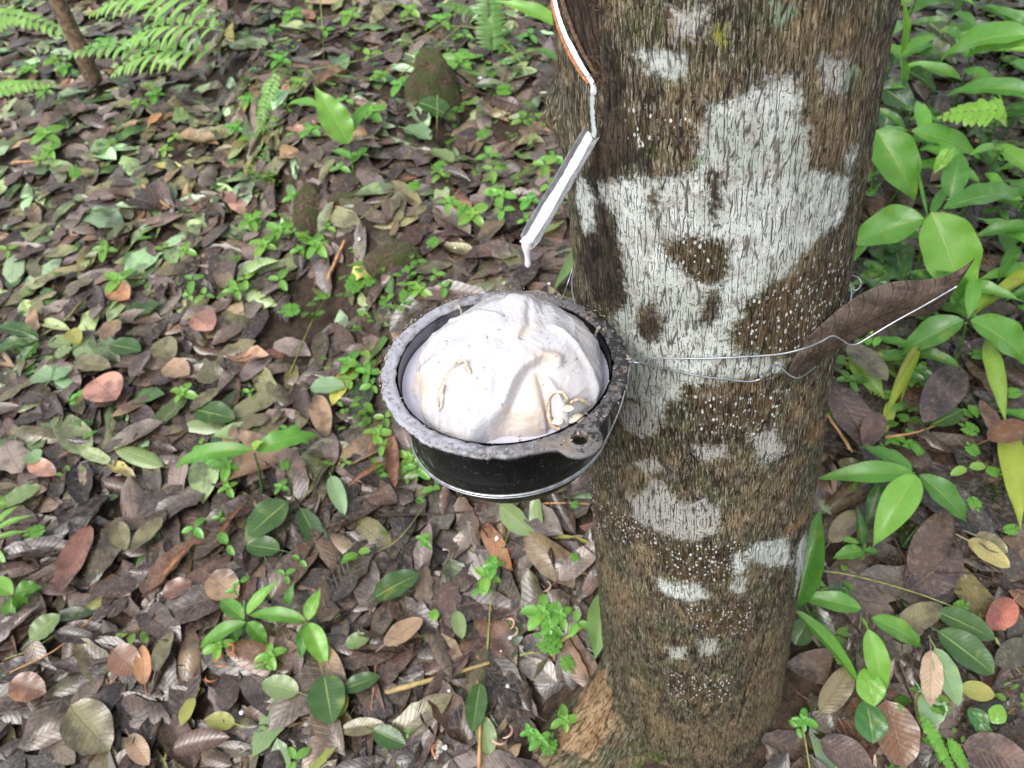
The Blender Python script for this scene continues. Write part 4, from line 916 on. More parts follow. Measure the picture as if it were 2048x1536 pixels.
tag(dl.build('dead_leaf', caught_mat(), loc=V[nt//2, ns//2]), 'long brown ribbed dead leaf caught in the tie wire beside the trunk', 'dead leaf')

# ------------------------------------------------------------------ stones, sapling, stalks
def stone_mat():
    t = NT('mossy_stone'); co = t.n('TexCoord').outputs['Object']; n1 = t.noise(co, 22., 4.); n2 = t.noise(co, 160., 5., .7); z = t.n('SeparateXYZ', {0: t.n('NewGeometry').outputs['Normal']}).outputs[2]
    c = t.mix(t.mr(n2, .4, .65), (.05, .035, .022), (.20, .145, .085)); ms = t.mr(n1, .42, .58, 0, .85)
    c = t.mix(ms, c, t.mix(n2, (.025, .04, .008), (.11, .14, .035)))
    return t.done(t.bsdf(col=c, rough=.9, nrm=t.bump(n2, 1., .012)))
STN = stone_mat()
def stone(px, py, rx, ry, rz, label, seed):
    c0 = gp(px, py, .0); th_ = np.linspace(0, np.pi, 40)[:, None]; ph_ = np.linspace(0, 2*np.pi, 64, endpoint=False)[None]
    n = np.stack([np.sin(th_)*np.cos(ph_), np.sin(th_)*np.sin(ph_), np.cos(th_)+0*ph_], -1); f = 1+.22*fbm(n[..., 0]*1.4+seed, n[..., 1]*1.4, n[..., 2]*1.4, 4)+.03*fbm(n[..., 0]*14, n[..., 1]*14, n[..., 2]*14+seed, 2)
    q = np.sign(n)*np.abs(n)**.8; m = M(); m.add(c0+q*f[..., None]*np.array([rx, ry, rz]), gridf(40, 64, True)); tag(m.build('mossy_stone', STN, loc=c0), label, 'stone', 'mossy stones on the bank')
stone(628, 430, .062, .05, .085, 'squat upright stone with green moss beside brown leaves', 1.)
stone(868, 200, .085, .06, .15, 'tall mossy stone under the drooping dark leaf', 4.)
stone(795, 520, .075, .05, .045, 'low flat tan stone with moss near the bowl', 7.)
stone(690, 395, .05, .03, .02, 'small smooth grey stone between two mossy ones', 9.)
SAP = simple('sapling_bark', (.13, .085, .05), .85, bumpd=.004, nscale=60, var=.5)
b0, b1 = gp(192, 175), gp(192, 175)+np.array([-.035, .01, .75])
m = M(); q = spl([b0-np.array([0, 0, .05]), b0+np.array([.0, 0, .12]), b0+np.array([-.03, .02, .38]), b0+np.array([-.07, .0, 1.1])], 40); m.add(*tube(q, np.linspace(.034, .026, 40)+.002*vn(np.arange(40)*.5, 3.), 14, jit=.03))
tag(m.build('sapling', SAP, loc=b0), 'slim brown sapling stem rising between the fern fronds', 'sapling')
STK = simple('dry_stalk', (.33, .24, .10), .6, var=.3); STB = simple('dark_twig', (.035, .022, .016), .7, var=.3); STO = simple('orange_stalk', (.42, .23, .10), .6, var=.3); VIN = simple('green_vine', (.22, .24, .06), .55, var=.3)
def stick(pts, r, mat, label, name='stalk', cat='stalk', group=None, h=.03):
    P_ = [gp(p[0], p[1], p[2] if len(p) > 2 else h) for p in pts]; m = M(); q = spl(P_, 20); m.add(*tube(q, np.linspace(r, r*.6, 20), 6, jit=.06)); return tag(m.build(name, mat, loc=P_[0]), label, cat, group)
stick([(958, 1536), (960, 1440), (955, 1360)], .0035, STO, 'split straw coloured stalk standing over the green leaves', h=.045)
stick([(975, 1300, .03), (985, 1180, .05), (1018, 1060, .08)], .0016, VIN, 'thin green stalk rising towards the bowl')
stick([(1605, 1138, .06), (1700, 1150, .06), (1830, 1185, .06), (1942, 1228, .055)], .0016, VIN, 'long yellow leaf stalk crossing right of the trunk')
stick([(1990, 1275), (2018, 1318), (2040, 1345)], .0018, VIN, 'short yellow stalk below the red leaf', h=.05)
stick([(1605, 1455, .05), (1612, 1490, .05), (1620, 1540, .05)], .0018, VIN, 'pale bent stalk beside the mossy root')
stick([(1870, 1145), (1960, 1150), (2048, 1190)], .0016, STB, 'black wiry twig over the litter under the red leaf', h=.05, name='twig', cat='twig')
stick([(1788, 1075), (1815, 1130), (1840, 1200)], .0016, STB, 'black twig under the ginger star', h=.05, name='twig', cat='twig')
stick([(760, 1030), (860, 1028), (960, 1022)], .003, STB, 'dark stick lying level under the bowl', name='twig', cat='twig')
stick([(1085, 1007), (1130, 1006), (1180, 1008)], .002, STO, 'short tan twig between bowl and trunk', name='twig', cat='twig')
stick([(690, 1120), (750, 1105), (800, 1075), (850, 1010)], .0014, VIN, 'thin yellow stalk under the bowl near black litter')
stick([(755, 1290), (749, 1360), (742, 1420)], .0016, STO, 'thin orange stalk below the tan leaf')
stick([(770, 1385), (860, 1360), (980, 1325)], .006, STK, 'thick pale stick half buried by the dry stalk', name='twig', cat='twig', h=.025)
stick([(1170, 1250), (1100, 1295), (1040, 1310)], .004, VIN, 'pale green stick under the lacy seedling', name='twig', cat='twig')
stick([(330, 1520), (340, 1480), (335, 1465)], .003, VIN, 'curled yellow stalk in the bottom litter')
stick([(100, 1440), (170, 1420), (240, 1400)], .0016, STB, 'fine black twig over the spotted grey leaf', name='twig', cat='twig')
stick([(20, 1345), (110, 1300), (190, 1230)], .002, STO, 'long orange stalk across the lower path')
stick([(10, 1318), (60, 1300), (110, 1270)], .0018, VIN, 'green stalk at the lower path edge')
stick([(640, -5, .25), (645, 60, .2), (648, 150, .02)], .0022, VIN, 'upright yellow stem behind the broad sprout', name='plant_stem', cat='stem')
stick([(620, 140, .06), (740, 115, .08), (850, 70, .1), (930, 10, .15)], .0018, VIN, 'trailing vine arching behind the stones', name='vine', cat='vine')
stick([(800, 150, .1), (900, 70, .13), (985, -5, .16)], .0018, VIN, 'second vine rising past the tall stone', name='vine', cat='vine')
stick([(1060, 150, .04), (1020, 100, .08), (960, 60, .1), (880, 50, .1)], .0018, VIN, 'vine drooping towards the trunk', name='vine', cat='vine')
stick([(875, 190, .16), (874, 240, .1), (872, 300, .0)], .0018, VIN, 'straight stem in front of the tall stone', name='plant_stem', cat='stem')
stick([(860, 270, .06), (900, 215, .08), (960, 160, .10)], .0025, STB, 'dark bare twig leaning over the hollow', name='twig', cat='twig')
stick([(985, 270, .05), (1030, 190, .08), (1010, 120, .1)], .002, STB, 'thin dead twig between the stones and trunk', name='twig', cat='twig')
stick([(900, 160, .06), (1000, 200, .06), (1090, 230, .05)], .0028, STB, 'forked brown twig behind the knot', name='twig', cat='twig')
stick([(285, 370), (325, 405), (340, 415)], .005, STO, 'short orange stick on the path', name='twig', cat='twig')
stick([(25, 325), (75, 322)], .005, STO, 'short straw stick by the path edge', name='twig', cat='twig')
stick([(375, 400), (395, 350), (420, 340)], .002, STK, 'thin curved stem on the upper path', name='twig', cat='twig')
stick([(78, 675), (130, 640), (165, 600)], .003, VIN, 'green leaf stalk of the three leaf sprig')
stick([(655, 560), (672, 520), (690, 480)], .006, STO, 'reddish stick below the squat stone', name='twig', cat='twig')
stick([(690, 455), (730, 430), (790, 380)], .0016, VIN, 'fine stem in front of the flat stone', name='plant_stem', cat='stem')
stick([(580, 745), (625, 640), (650, 600)], .0016, VIN, 'slim stem over the bare earth', name='plant_stem', cat='stem')
stick([(1640, 810), (1670, 850), (1700, 900)], .0035, STO, 'reddish dry stick behind the trunk', name='twig', cat='twig', h=.06)
stick([(1662, 840), (1690, 880), (1705, 905)], .0035, STK, 'straw coloured stick beside the reddish one', name='twig', cat='twig', h=.06)
stick([(1770, 875), (1830, 865), (1880, 848)], .003, STO, 'broken brown twig behind the ginger star', name='twig', cat='twig', h=.05)
stick([(1950, 280), (1990, 292), (2050, 300)], .005, STO, 'smooth brown stick at the picture edge behind the ginger', name='twig', cat='twig', h=.05)
# small debris between the leaves
dm = M(); n = 5200; x, y = scatter(n)
k_ = trunk_gap(x, y) > .02; x, y = x[k_], y[k_]; n = len(x)
near = rng.random(n) < .5
an = rng.uniform(0, 6.28, n); ln = rng.uniform(.008, .05, n); z = g(x, y)+rng.uniform(.002, .026, n)
dv = np.stack([np.cos(an), np.sin(an), rng.normal(0, .2, n)+.2*np.sin(an)], -1)
cc_ = np.array([(.10, .055, .03), (.26, .16, .08), (.04, .026, .018), (.30, .15, .06), (.2, .18, .06)])[rng.integers(0, 5, n)]
b = blades(np.stack([x, y, z], -1), dv, np.array([0, -.2, 1.]), ln, rng.uniform(.0012, .0035, n), rng.normal(0, .8, n), 1.2, 0, 0, (.3, .3), 4, 3, cc_)
dm.add(*b); tag(dm.build('forest_debris', MD), 'small twigs and leaf scraps scattered through the litter', 'debris', kind='stuff')
# latex splashes
drops = [(398, 937, 7), (993, 1077, 9), (482, 1425, 9), (1015, 1372, 8), (1098, 567, 7), (898, 1381, 6), (1832, 1150, 9), (2008, 1308, 4), (718, 478, 8), (910, 495, 6), (1002, 1302, 4), (960, 155, 9), (1020, 1275, 8), (890, 1495, 10)]
for i, (px, py, r) in enumerate(drops):
    c0 = gp(px, py, .036); s0 = .5*r/FPX*((c0-CP)@cf); up = normal_at(*c0[:2]); a1 = nrm(np.cross(up, [1, .3, 0])); a2 = np.cross(up, a1); rr2 = np.linspace(0, 1, 6)[:, None]; an2 = np.linspace(0, 2*np.pi, 20, endpoint=False)[None]
    f = rr2*(1+.25*vn(np.cos(an2)*2+i*3, np.sin(an2)*2, 1.)); V = c0+s0*(f[..., None]*(np.cos(an2)[..., None]*a1+np.sin(an2)[..., None]*a2)+(np.sqrt(1-rr2**2)*.35)[..., None]*up)
    m = M(); m.add(V, gridf(6, 20, True)); tag(m.build('latex_splash', LTX, loc=c0), 'small white splash of dried latex on the leaf litter', 'latex splash', 'latex splashes on the litter')
th1, z1 = on_trunk(1600, 100)
# orange bark shavings
for i, (px, py) in enumerate([(432, 1312), (446, 1322), (458, 1318), (425, 1352), (455, 1300), (1015, 1248), (1022, 1262), (1088, 1172), (1000, 1475), (1010, 1462), (880, 1500)]):
    c0 = gp(px, py, .045); m = M(); a = rng.uniform(0, 6.28); q = [c0+.013*np.array([math.cos(a+t*2.2), math.sin(a+t*2.2), .25*math.sin(t*3)]) for t in np.linspace(0, 1.3, 7)]
    m.add(*tube(spl(q, 20), .0022*np.sin(np.linspace(.3, 2.9, 20)), 6)); tag(m.build('bark_shaving', simple('shaving', (.42, .15, .06) if i < 5 or i > 9 else (.60, .36, .28), .5)), ['orange curl of tapped bark in the heap under the ginger seedlings', 'pinkish latex coated curl of bark on the litter near the root'][0 if i < 5 else 1], 'bark shaving', ['heap of orange shavings', 'shavings near the root'][0 if i < 5 else 1])

# ------------------------------------------------------------------ living plants
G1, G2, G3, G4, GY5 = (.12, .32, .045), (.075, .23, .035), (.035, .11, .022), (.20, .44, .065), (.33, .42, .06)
def live_leaf(parent, P0, P1, w, col, c=.7, k=.35, fold=.25, wav=.05, ab=(.78, 1.28), face=.35, mat=None, name='leaf', rag=0., side=None):
    d = P1-P0; Lc = np.linalg.norm(d); x = nrm(d); mid = (P0+P1)/2
    up = nrm(np.array([0, 0, 1.])*(1-face)+nrm(CP-mid)*face)
    if side is not None: up = nrm(up+np.asarray(side))
    up = nrm(up-x*(up@x)); q = x*math.cos(c/2)+up*math.sin(c/2); u2 = up*math.cos(c/2)-x*math.sin(c/2); L = Lc*c/(2*math.sin(c/2))
    m = M(); m.add(*blades(P0, q, u2, L, w, c, k, fold, wav, ab, 22, 9, np.array(col)*rng.uniform(.9, 1.1), rag=rag))
    return m.build(name, mat or MZ, parent, loc=P0 if parent is None else np.array(parent.location))
STEM = simple('green_stem', (.07, .17, .03), .45, var=.3); STEMD = simple('deep_green_stem', (.03, .085, .02), .45, var=.3)
def W2(w, P): return w/FPX*((P-CP)@cf)
def ginger(label, base, stem, leaves, group=None, sr=.0045, sm=None, name='ginger_plant', cat='plant', mat=None):
    """base: picture point of the stem foot; stem: list of (x, y, height); leaves: (x0,y0,h0, x1,y1,h1, width px, colour, bend...)"""
    b = gp(*base); e = empty(name, b, label, cat, group)
    if stem:
        m = M(); q = spl([b]+[gp(*s) for s in stem], 24); m.add(*tube(q, np.linspace(sr, sr*.5, 24), 8)); m.build('stem', sm or STEM, e, loc=b)
    for L in leaves:
        x0, y0, h0, x1, y1, h1, w, col = L[:8]; kw = L[8] if len(L) > 8 else {}
        P0, P1 = gp(x0, y0, h0), gp(x1, y1, h1)
        live_leaf(e, P0, P1, W2(w, (P0+P1)/2)*.94, col, mat=kw.pop('mat', mat), **kw)
    return e
GG = 'broad leaved ginger plants behind the trunk'
ginger('ginger with a curled top shoot and big bright drooping leaf', (1815, 600), [(1838, 520, .12), (1852, 432, .24)], [
    (1862, 425, .26, 1925, 612, .10, 112, G4, dict(c=.9, face=.6, wav=.05)), (1848, 437, .25, 1700, 490, .16, 84, G1, dict(c=.7, face=.6)),
    (1885, 418, .25, 2062, 398, .18, 55, G2, dict(c=.8, face=.5)), (1900, 395, .22, 1922, 302, .28, 52, G2, dict(c=.5, face=.6)),
    (1855, 432, .25, 1834, 315, .34, 12, G2, dict(c=-.6, k=1.4)), (1850, 440, .22, 1765, 455, .18, 30, G3, dict(c=.4)), (1800, 500, .1, 1720, 475, .12, 60, G3, dict(c=.5)), (1790, 480, .1, 1800, 560, .05, 60, G3, dict(c=.5))], GG)
ginger('ginger leaning against the trunk with a wide drooping leaf', (1742, 400), [(1748, 330, .14), (1752, 270, .22)], [
    (1752, 260, .24, 1830, 402, .12, 88, G1, dict(c=.8, face=.65)), (1822, 262, .22, 1962, 320, .16, 52, G1, dict(c=.7, face=.5)), (1755, 262, .22, 1822, 262, .23, 20, G2, dict(c=.3))], GG)
ginger('ginger at the picture corner with long arched leaves and a white drop', (2060, 330), [(2075, 200, .2), (2080, 90, .35)], [
    (2062, 72, .36, 1880, 125, .20, 62, G1, dict(c=1.2, face=.5)), (2060, 88, .34, 1928, 116, .24, 40, G4, dict(c=.8, face=.5)), (2075, 190, .26, 1890, 192, .16, 44, G2, dict(c=1.0, face=.5)),
    (2070, 60, .3, 1975, 22, .3, 34, G2, dict(c=.7)), (2065, 230, .2, 2000, 236, .16, 30, G2, dict(c=.6)), (2045, 60, .3, 1965, 10, .3, 26, G2)], GG)
ginger('ginger with one narrow upright leaf next to the trunk top', (1812, 240), [(1805, 170, .16), (1801, 110, .24)], [
    (1801, 110, .25, 1805, -12, .42, 26, G4, dict(c=.3, k=.8)), (1803, 112, .24, 1885, 75, .24, 28, G1, dict(c=.8)), (1880, 60, .25, 1932, 92, .22, 30, G2, dict(c=.8)), (1802, 116, .23, 1772, 92, .22, 30, G1, dict(c=.6)),
    (1800, 120, .22, 1808, 175, .14, 26, G1, dict(c=.6)), (1815, 110, .2, 1890, 112, .18, 32, G2, dict(c=.6))], GG)
ginger('dark glossy shrub seedling at the trunk edge', (1800, 260), [(1795, 200, .08)], [
    (1758, 170, .14, 1832, 226, .10, 60, (.045, .10, .05), dict(c=.4, face=.6, mat=MG)), (1812, 140, .12, 1872, 186, .07, 40, G3, dict(c=.6, mat=MG)), (1780, 215, .1, 1765, 270, .05, 40, (.06, .13, .06), dict(mat=MG)), (1850, 215, .1, 1860, 260, .04, 40, G3, dict(mat=MG)), (1850, 40, .12, 1920, 105, .08, 60, (.07, .08, .05), dict(c=.3, mat=MG)), (1840, 90, .1, 1915, 130, .08, 50, (.07, .09, .05), dict(c=.3, mat=MG))], GG)
ginger('star of four glossy ginger leaves on a short stalk', (1800, 990), [(1815, 960, .05), (1828, 946, .10)], [
    (1828, 948, .11, 1632, 958, .06, 50, G1, dict(c=.6, face=.5)), (1825, 942, .11, 1718, 893, .07, 34, G2, dict(c=.7)), (1832, 950, .12, 1745, 1095, .04, 70, G4, dict(c=.9, face=.6)), (1838, 950, .11, 1934, 1047, .05, 54, G2, dict(c=.8, face=.5)),
    (1760, 965, .09, 1732, 1055, .04, 30, G3, dict(c=.5))], GG)
ginger('ginger with a thick yellowing stem beside the dead leaf tip', (1905, 730), [(1922, 690, .08), (1932, 645, .16)], [
    (1928, 640, .17, 1800, 712, .06, 62, G2, dict(c=.9, face=.5)), (1940, 640, .17, 2062, 735, .08, 78, G1, dict(c=.8, face=.5)), (1950, 560, .2, 1935, 640, .16, 30, G1, dict(c=.4)), (1920, 600, .12, 1870, 540, .2, 60, G2, dict(c=.4, face=.6))], GG)
e = ginger('withered ginger sheath collapsed into yellow shreds', (1770, 860), [], [
    (1838, 690, .10, 1768, 840, .05, 34, GY5, dict(c=.4, k=1.2)), (1700, 712, .08, 1770, 800, .05, 46, (.22, .36, .07), dict(c=.4, face=.6)), (1782, 800, .06, 1772, 868, .04, 24, GY5, dict(c=.2)), (1835, 690, .11, 1780, 790, .08, 20, (.28, .30, .08), dict(c=.5, k=1.5)), (1830, 700, .1, 1800, 810, .05, 16, (.25, .3, .08), dict(c=.2, k=1.))], GG)
ginger('fallen yellow ginger blade hanging over the litter', (2040, 1060), [], [
    (1972, 680, .12, 2012, 850, .07, 40, (.24, .38, .07), dict(c=.3, face=.6, k=.8)), (2010, 845, .08, 2042, 1062, .05, 52, (.36, .44, .07), dict(c=.3, face=.6, k=.6))], GG)
ginger('snapped yellow ginger stalk lying at the picture edge', (1960, 625), [], [
    (2070, 540, .14, 1945, 632, .12, 40, GY5, dict(c=.3, k=1.3)), (2065, 560, .14, 1958, 600, .12, 26, (.35, .33, .10), dict(c=.3, k=1.2)), (1985, 588, .14, 1945, 625, .12, 30, (.25, .42, .06), dict(c=.7, k=1))], GG)
ginger('young ginger at the root with a big spotted leaf behind the trunk', (1640, 1260), [(1620, 1230, .04), (1605, 1200, .08)], [
    (1592, 1215, .08, 1642, 1015, .16, 68, G2, dict(c=.5, face=.6)), (1722, 1218, .10, 1592, 1195, .07, 44, G1, dict(c=.8, face=.5)), (1742, 1236, .10, 1845, 1296, .06, 46, G1, dict(c=.8, face=.5)), (1736, 1258, .10, 1768, 1392, .05, 50, G4, dict(c=.6, face=.6)),
    (1586, 1218, .10, 1722, 1378, .05, 30, G1, dict(c=.7, fold=.9)), (1722, 1235, .1, 1738, 1262, .09, 8, G1, dict(c=.2)), (1640, 1190, .05, 1720, 1215, .04, 60, (.06, .13, .06), dict(c=.3, mat=MG)), (1590, 1290, .04, 1620, 1230, .05, 50, (.09, .17, .07), dict(c=.3, mat=MG))], GG)
ginger('small pair leaved shoot between the trunk and ginger star', (1720, 1140), [(1728, 1100, .05), (1730, 1060, .09)], [
    (1726, 1102, .06, 1664, 1118, .05, 34, G1, dict(c=.6)), (1730, 1102, .06, 1757, 1106, .05, 18, G2, dict(c=.5)), (1726, 1090, .07, 1712, 1010, .12, 26, G3, dict(c=.4, k=.8))], GG)
def wild(px, py, h, n, label, col, Lm=.15):
    b = gp(px, py); hd = rng.uniform(0, 6.28); e = empty('ginger_plant', b, label, 'plant', GG); tp = b+np.array([rng.normal(0, .03), -.03, h])
    m = M(); q = spl([b, (b+tp)/2+np.array([.01, 0, 0]), tp], 14); m.add(*tube(q, np.linspace(.005, .002, 14), 7)); m.build('stem', STEMD, e, loc=b)
    for k in range(n):
        f = .35+.65*k/(n-1); st = b+(tp-b)*f; a = hd+k*2.6; L = Lm*rng.uniform(.75, 1.15); d = np.array([math.cos(a), math.sin(a), 0]); P1 = st+d*L*.85+np.array([0, 0, rng.uniform(-.05, .05)])
        live_leaf(e, st, P1, L*rng.uniform(.19, .26), np.array(col)*rng.uniform(.7, 1.3), c=rng.uniform(.5, 1.1), face=.4)
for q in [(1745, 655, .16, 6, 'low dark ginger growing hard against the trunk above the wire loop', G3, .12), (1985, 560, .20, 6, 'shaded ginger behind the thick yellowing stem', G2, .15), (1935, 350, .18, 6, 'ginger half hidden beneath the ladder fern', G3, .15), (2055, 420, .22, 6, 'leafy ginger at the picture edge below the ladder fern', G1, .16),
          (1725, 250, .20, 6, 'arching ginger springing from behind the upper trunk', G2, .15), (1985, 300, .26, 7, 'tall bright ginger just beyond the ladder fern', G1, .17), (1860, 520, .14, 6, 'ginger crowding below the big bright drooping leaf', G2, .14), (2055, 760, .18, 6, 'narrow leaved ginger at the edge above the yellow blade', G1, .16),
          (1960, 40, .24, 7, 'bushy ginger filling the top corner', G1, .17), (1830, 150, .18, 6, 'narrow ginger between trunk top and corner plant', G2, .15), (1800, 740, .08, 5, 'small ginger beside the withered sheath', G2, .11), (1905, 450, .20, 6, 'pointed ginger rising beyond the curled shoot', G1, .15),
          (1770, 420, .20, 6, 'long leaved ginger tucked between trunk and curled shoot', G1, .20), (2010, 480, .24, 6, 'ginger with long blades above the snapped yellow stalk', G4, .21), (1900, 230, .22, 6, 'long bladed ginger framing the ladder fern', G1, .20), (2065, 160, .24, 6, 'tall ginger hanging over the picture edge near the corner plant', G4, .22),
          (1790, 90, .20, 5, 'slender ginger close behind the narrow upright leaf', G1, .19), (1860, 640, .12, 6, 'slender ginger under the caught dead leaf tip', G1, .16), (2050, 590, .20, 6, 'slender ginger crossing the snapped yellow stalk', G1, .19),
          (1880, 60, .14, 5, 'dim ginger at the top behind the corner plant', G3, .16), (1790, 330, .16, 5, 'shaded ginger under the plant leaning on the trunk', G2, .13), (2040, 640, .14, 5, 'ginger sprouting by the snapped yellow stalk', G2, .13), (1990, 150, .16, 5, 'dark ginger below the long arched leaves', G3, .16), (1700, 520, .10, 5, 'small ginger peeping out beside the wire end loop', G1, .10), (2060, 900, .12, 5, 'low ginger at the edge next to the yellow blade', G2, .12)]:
    wild(*q)
# heart shaped leaves
def heart(px, py, rpx, rot, h, col, label, tilt=.0):
    c0 = gp(px, py, h); s0 = W2(rpx, c0); n1 = normal_at(*c0[:2]); up = nrm(n1+.5*nrm(CP-c0)); a1 = nrm(cr-up*(cr@up)); a2 = np.cross(up, a1)
    a1, a2 = a1*math.cos(rot)+a2*math.sin(rot), -a1*math.sin(rot)+a2*math.cos(rot)
    nt, ns = 22, 15; t = np.linspace(0, 1, nt)[:, None]; s = np.linspace(-1, 1, ns)[None]
    th = t*math.pi; w = np.sin(th)**.75*(1.05-.25*t); cl = .30*np.exp(-((t)/.16)**2)
    X = w*s; Yv = 1.0-1.95*t - .0*s + (np.abs(s)**1.5)*(.42*np.exp(-(t/.30)**2)); Zv = .12*np.abs(X)**1.3-.15*(Yv**2)+.03*np.sin(X*9)*np.cos(Yv*7)
    V = c0+s0*(X[..., None]*a1+Yv[..., None]*a2+Zv[..., None]*up); m = M(); m.add(V, gridf(nt, ns), col, np.stack([t+0*s, s+0*t, .4+0*X], -1)); 
    m2 = tag(m.build('heart_leaf_seedling', MG, loc=c0), label, 'seedling', 'heart leaved seedlings')
heart(1742, 1382, 30, .1, .075, G4, 'bright heart shaped seedling leaf above a darker one')
heart(1742, 1452, 34, .0, .07, (.05, .17, .04), 'darker notched heart leaf beneath the bright one')
heart(1962, 1442, 20, .6, .06, (.05, .17, .04), 'small round dark leaf beside the speckled brown leaf')
heart(1993, 1432, 18, -.7, .06, G4, 'small light round leaf near the speckled brown leaf')
heart(1972, 1462, 14, 1.2, .06, (.05, .17, .04), 'smallest dark round leaf of the trio')
heart(868, 1232, 11, 0, .05, G4, 'tiny heart seedling on brown litter')
GL = 'ginger seedlings in the litter'
ginger('bent ginger shoot with two long arching leaves', (527, 998), [(518, 940, .09), (508, 905, .13)], [
    (506, 900, .13, 350, 940, .07, 40, G1, dict(c=1.2, face=.5)), (512, 902, .13, 640, 872, .09, 46, G1, dict(c=1.1, face=.5)), (508, 902, .13, 528, 882, .15, 22, (.28, .50, .06), dict(c=1.2))], GL, .004, STEMD)
ginger('fresh five leaved ginger seedling, nearer the rolled orange leaves', (492, 1262), [(490, 1248, .05), (488, 1200, .09)], [
    (492, 1245, .07, 398, 1298, .03, 34, G1, dict(c=.8)), (488, 1240, .07, 440, 1200, .05, 36, G1, dict(c=.7)), (494, 1245, .07, 535, 1290, .03, 34, G1, dict(c=.7)), (494, 1228, .08, 560, 1160, .10, 26, G4, dict(c=.8)), (488, 1252, .05, 462, 1292, .02, 24, G2, dict(c=.6))], GL, .003)
ginger('second five leaved ginger seedling beside its twin', (618, 1255), [(615, 1245, .05)], [
    (612, 1242, .07, 495, 1232, .06, 34, G1, dict(c=.9)), (615, 1240, .07, 642, 1175, .09, 30, G4, dict(c=.7)), (616, 1246, .07, 655, 1338, .03, 46, G4, dict(c=.7, face=.55)), (612, 1248, .06, 602, 1320, .03, 30, G2, dict(c=.6)), (575, 1210, .06, 588, 1165, .08, 22, G2)], GL, .003)
ginger('single broad bright sprout near the squat stone', (708, 360), [(703, 320, .06), (694, 275, .12)], [
    (698, 288, .11, 628, 172, .24, 66, G4, dict(c=.5, face=.7, fold=.1)), (695, 275, .12, 748, 200, .16, 26, G1, dict(c=.6)), (706, 320, .06, 662, 302, .05, 20, G1, dict(c=.8)), (640, 215, .08, 572, 215, .05, 26, G1, dict(c=.8))], GL, .003)
ginger('long bright leaf bending behind the trunk top', (1120, 180), [(1180, 120, .12)], [
    (1130, 55, .18, 985, 2, .24, 34, G4, dict(c=.6, face=.5)), (1150, 150, .08, 1060, 95, .1, 20, G2, dict())], GL, .003)
ginger('pale strappy leaf between bowl and trunk', (1150, 600), [], [(1180, 480, .04, 1105, 585, .04, 30, (.16, .27, .09), dict(c=.3)), (1210, 1180, .06, 1190, 1320, .05, 58, (.20, .34, .12), dict(c=.2, face=.6))], GL)
ginger('deep green three leaf sprig lying on the path', (80, 678), [], [
    (78, 676, .05, -20, 655, .03, 38, G3, dict(c=.5, mat=MG)), (78, 680, .05, -25, 712, .03, 38, G3, dict(c=.5, mat=MG)), (76, 682, .05, 44, 722, .03, 46, (.05, .14, .03), dict(c=.4, mat=MG))], GL)
ginger('narrow leaved bright sprig at the picture edge', (-20, 1120), [], [
    (-10, 1060, .08, 68, 1030, .08, 14, G4), (-10, 1050, .09, 40, 1010, .1, 14, G4), (-15, 1080, .06, 64, 1062, .05, 12, G4), (-20, 1100, .05, 15, 1140, .03, 26, G4, dict(mat=MG))], GL)
ginger('toothed leafy weed in the corner of the path', (20, 1215), [(25, 1190, .05)], [
    (30, 1185, .06, 85, 1175, .04, 36, G1, dict(mat=MG)), (25, 1190, .06, -20, 1160, .05, 40, G4, dict(mat=MG)), (25, 1195, .05, 20, 1245, .02, 30, G1, dict(mat=MG)), (28, 1190, .06, 50, 1215, .02, 30, G1, dict(mat=MG)), (0, 1350, .03, 15, 1385, .02, 20, G1, dict(mat=MG))], GL)

# ferns: a frond is a rachis with two rows of leaflets
def frond(parent, P0, P1, pl, pw, n, col, c=.6, name='frond', lean=.55, droop=.6, mat=MG, taper=1., face=.4, rach=.0012, serr=0., skip=.08):
    d = P1-P0; Lc = np.linalg.norm(d); x = nrm(d); mid = (P0+P1)/2; up = nrm(np.array([0, 0, 1.])*(1-face)+nrm(CP-mid)*face); up = nrm(up-x*(up@x))
    tt = np.linspace(0, 1, 26); sag = Lc*c*.25; sp_ = P0+d*tt[:, None]+up*(sag*4*tt*(1-tt))[:, None]*.6
    m = M(); m.add(*tube(sp_, np.linspace(rach, rach*.4, 26), 5, np.array(col)*.9))
    ks = np.linspace(skip, .985, n); B = np.stack([np.interp(ks, tt, sp_[:, i]) for i in range(3)], -1); T = nrm(np.stack([np.interp(ks, tt, np.gradient(sp_, axis=0)[:, i]) for i in range(3)], -1))
    env = np.minimum(1, (ks-skip+.12)/.25)*(1-ks**2.2*taper)+.12
    for sd_ in (-1, 1):
        y = nrm(np.cross(up, T))*sd_; dirs = nrm(y*math.cos(lean)+T*math.sin(lean)+up*.15+rng.normal(0, .06, (n, 3)))
        L = pl*env*rng.uniform(.9, 1.1, n)
        m.add(*blades(B, dirs, np.broadcast_to(up, (n, 3))+rng.normal(0, .08, (n, 3)), L, pw*(.5+.5*env), droop, .3, .15, .02, (.25, .6), 12 if serr else 6, 3, np.array(col)*rng.uniform(.85, 1.15, (n, 1)), rag=serr))
    return m.build(name, mat, parent, loc=np.array(parent.location) if parent is not None else P0)
F1 = (.30, .56, .14); F2 = (.24, .48, .13)
e = empty('fern', gp(430, 130), 'bright feathery fern with drooping narrow leaflets behind the sapling', 'fern')
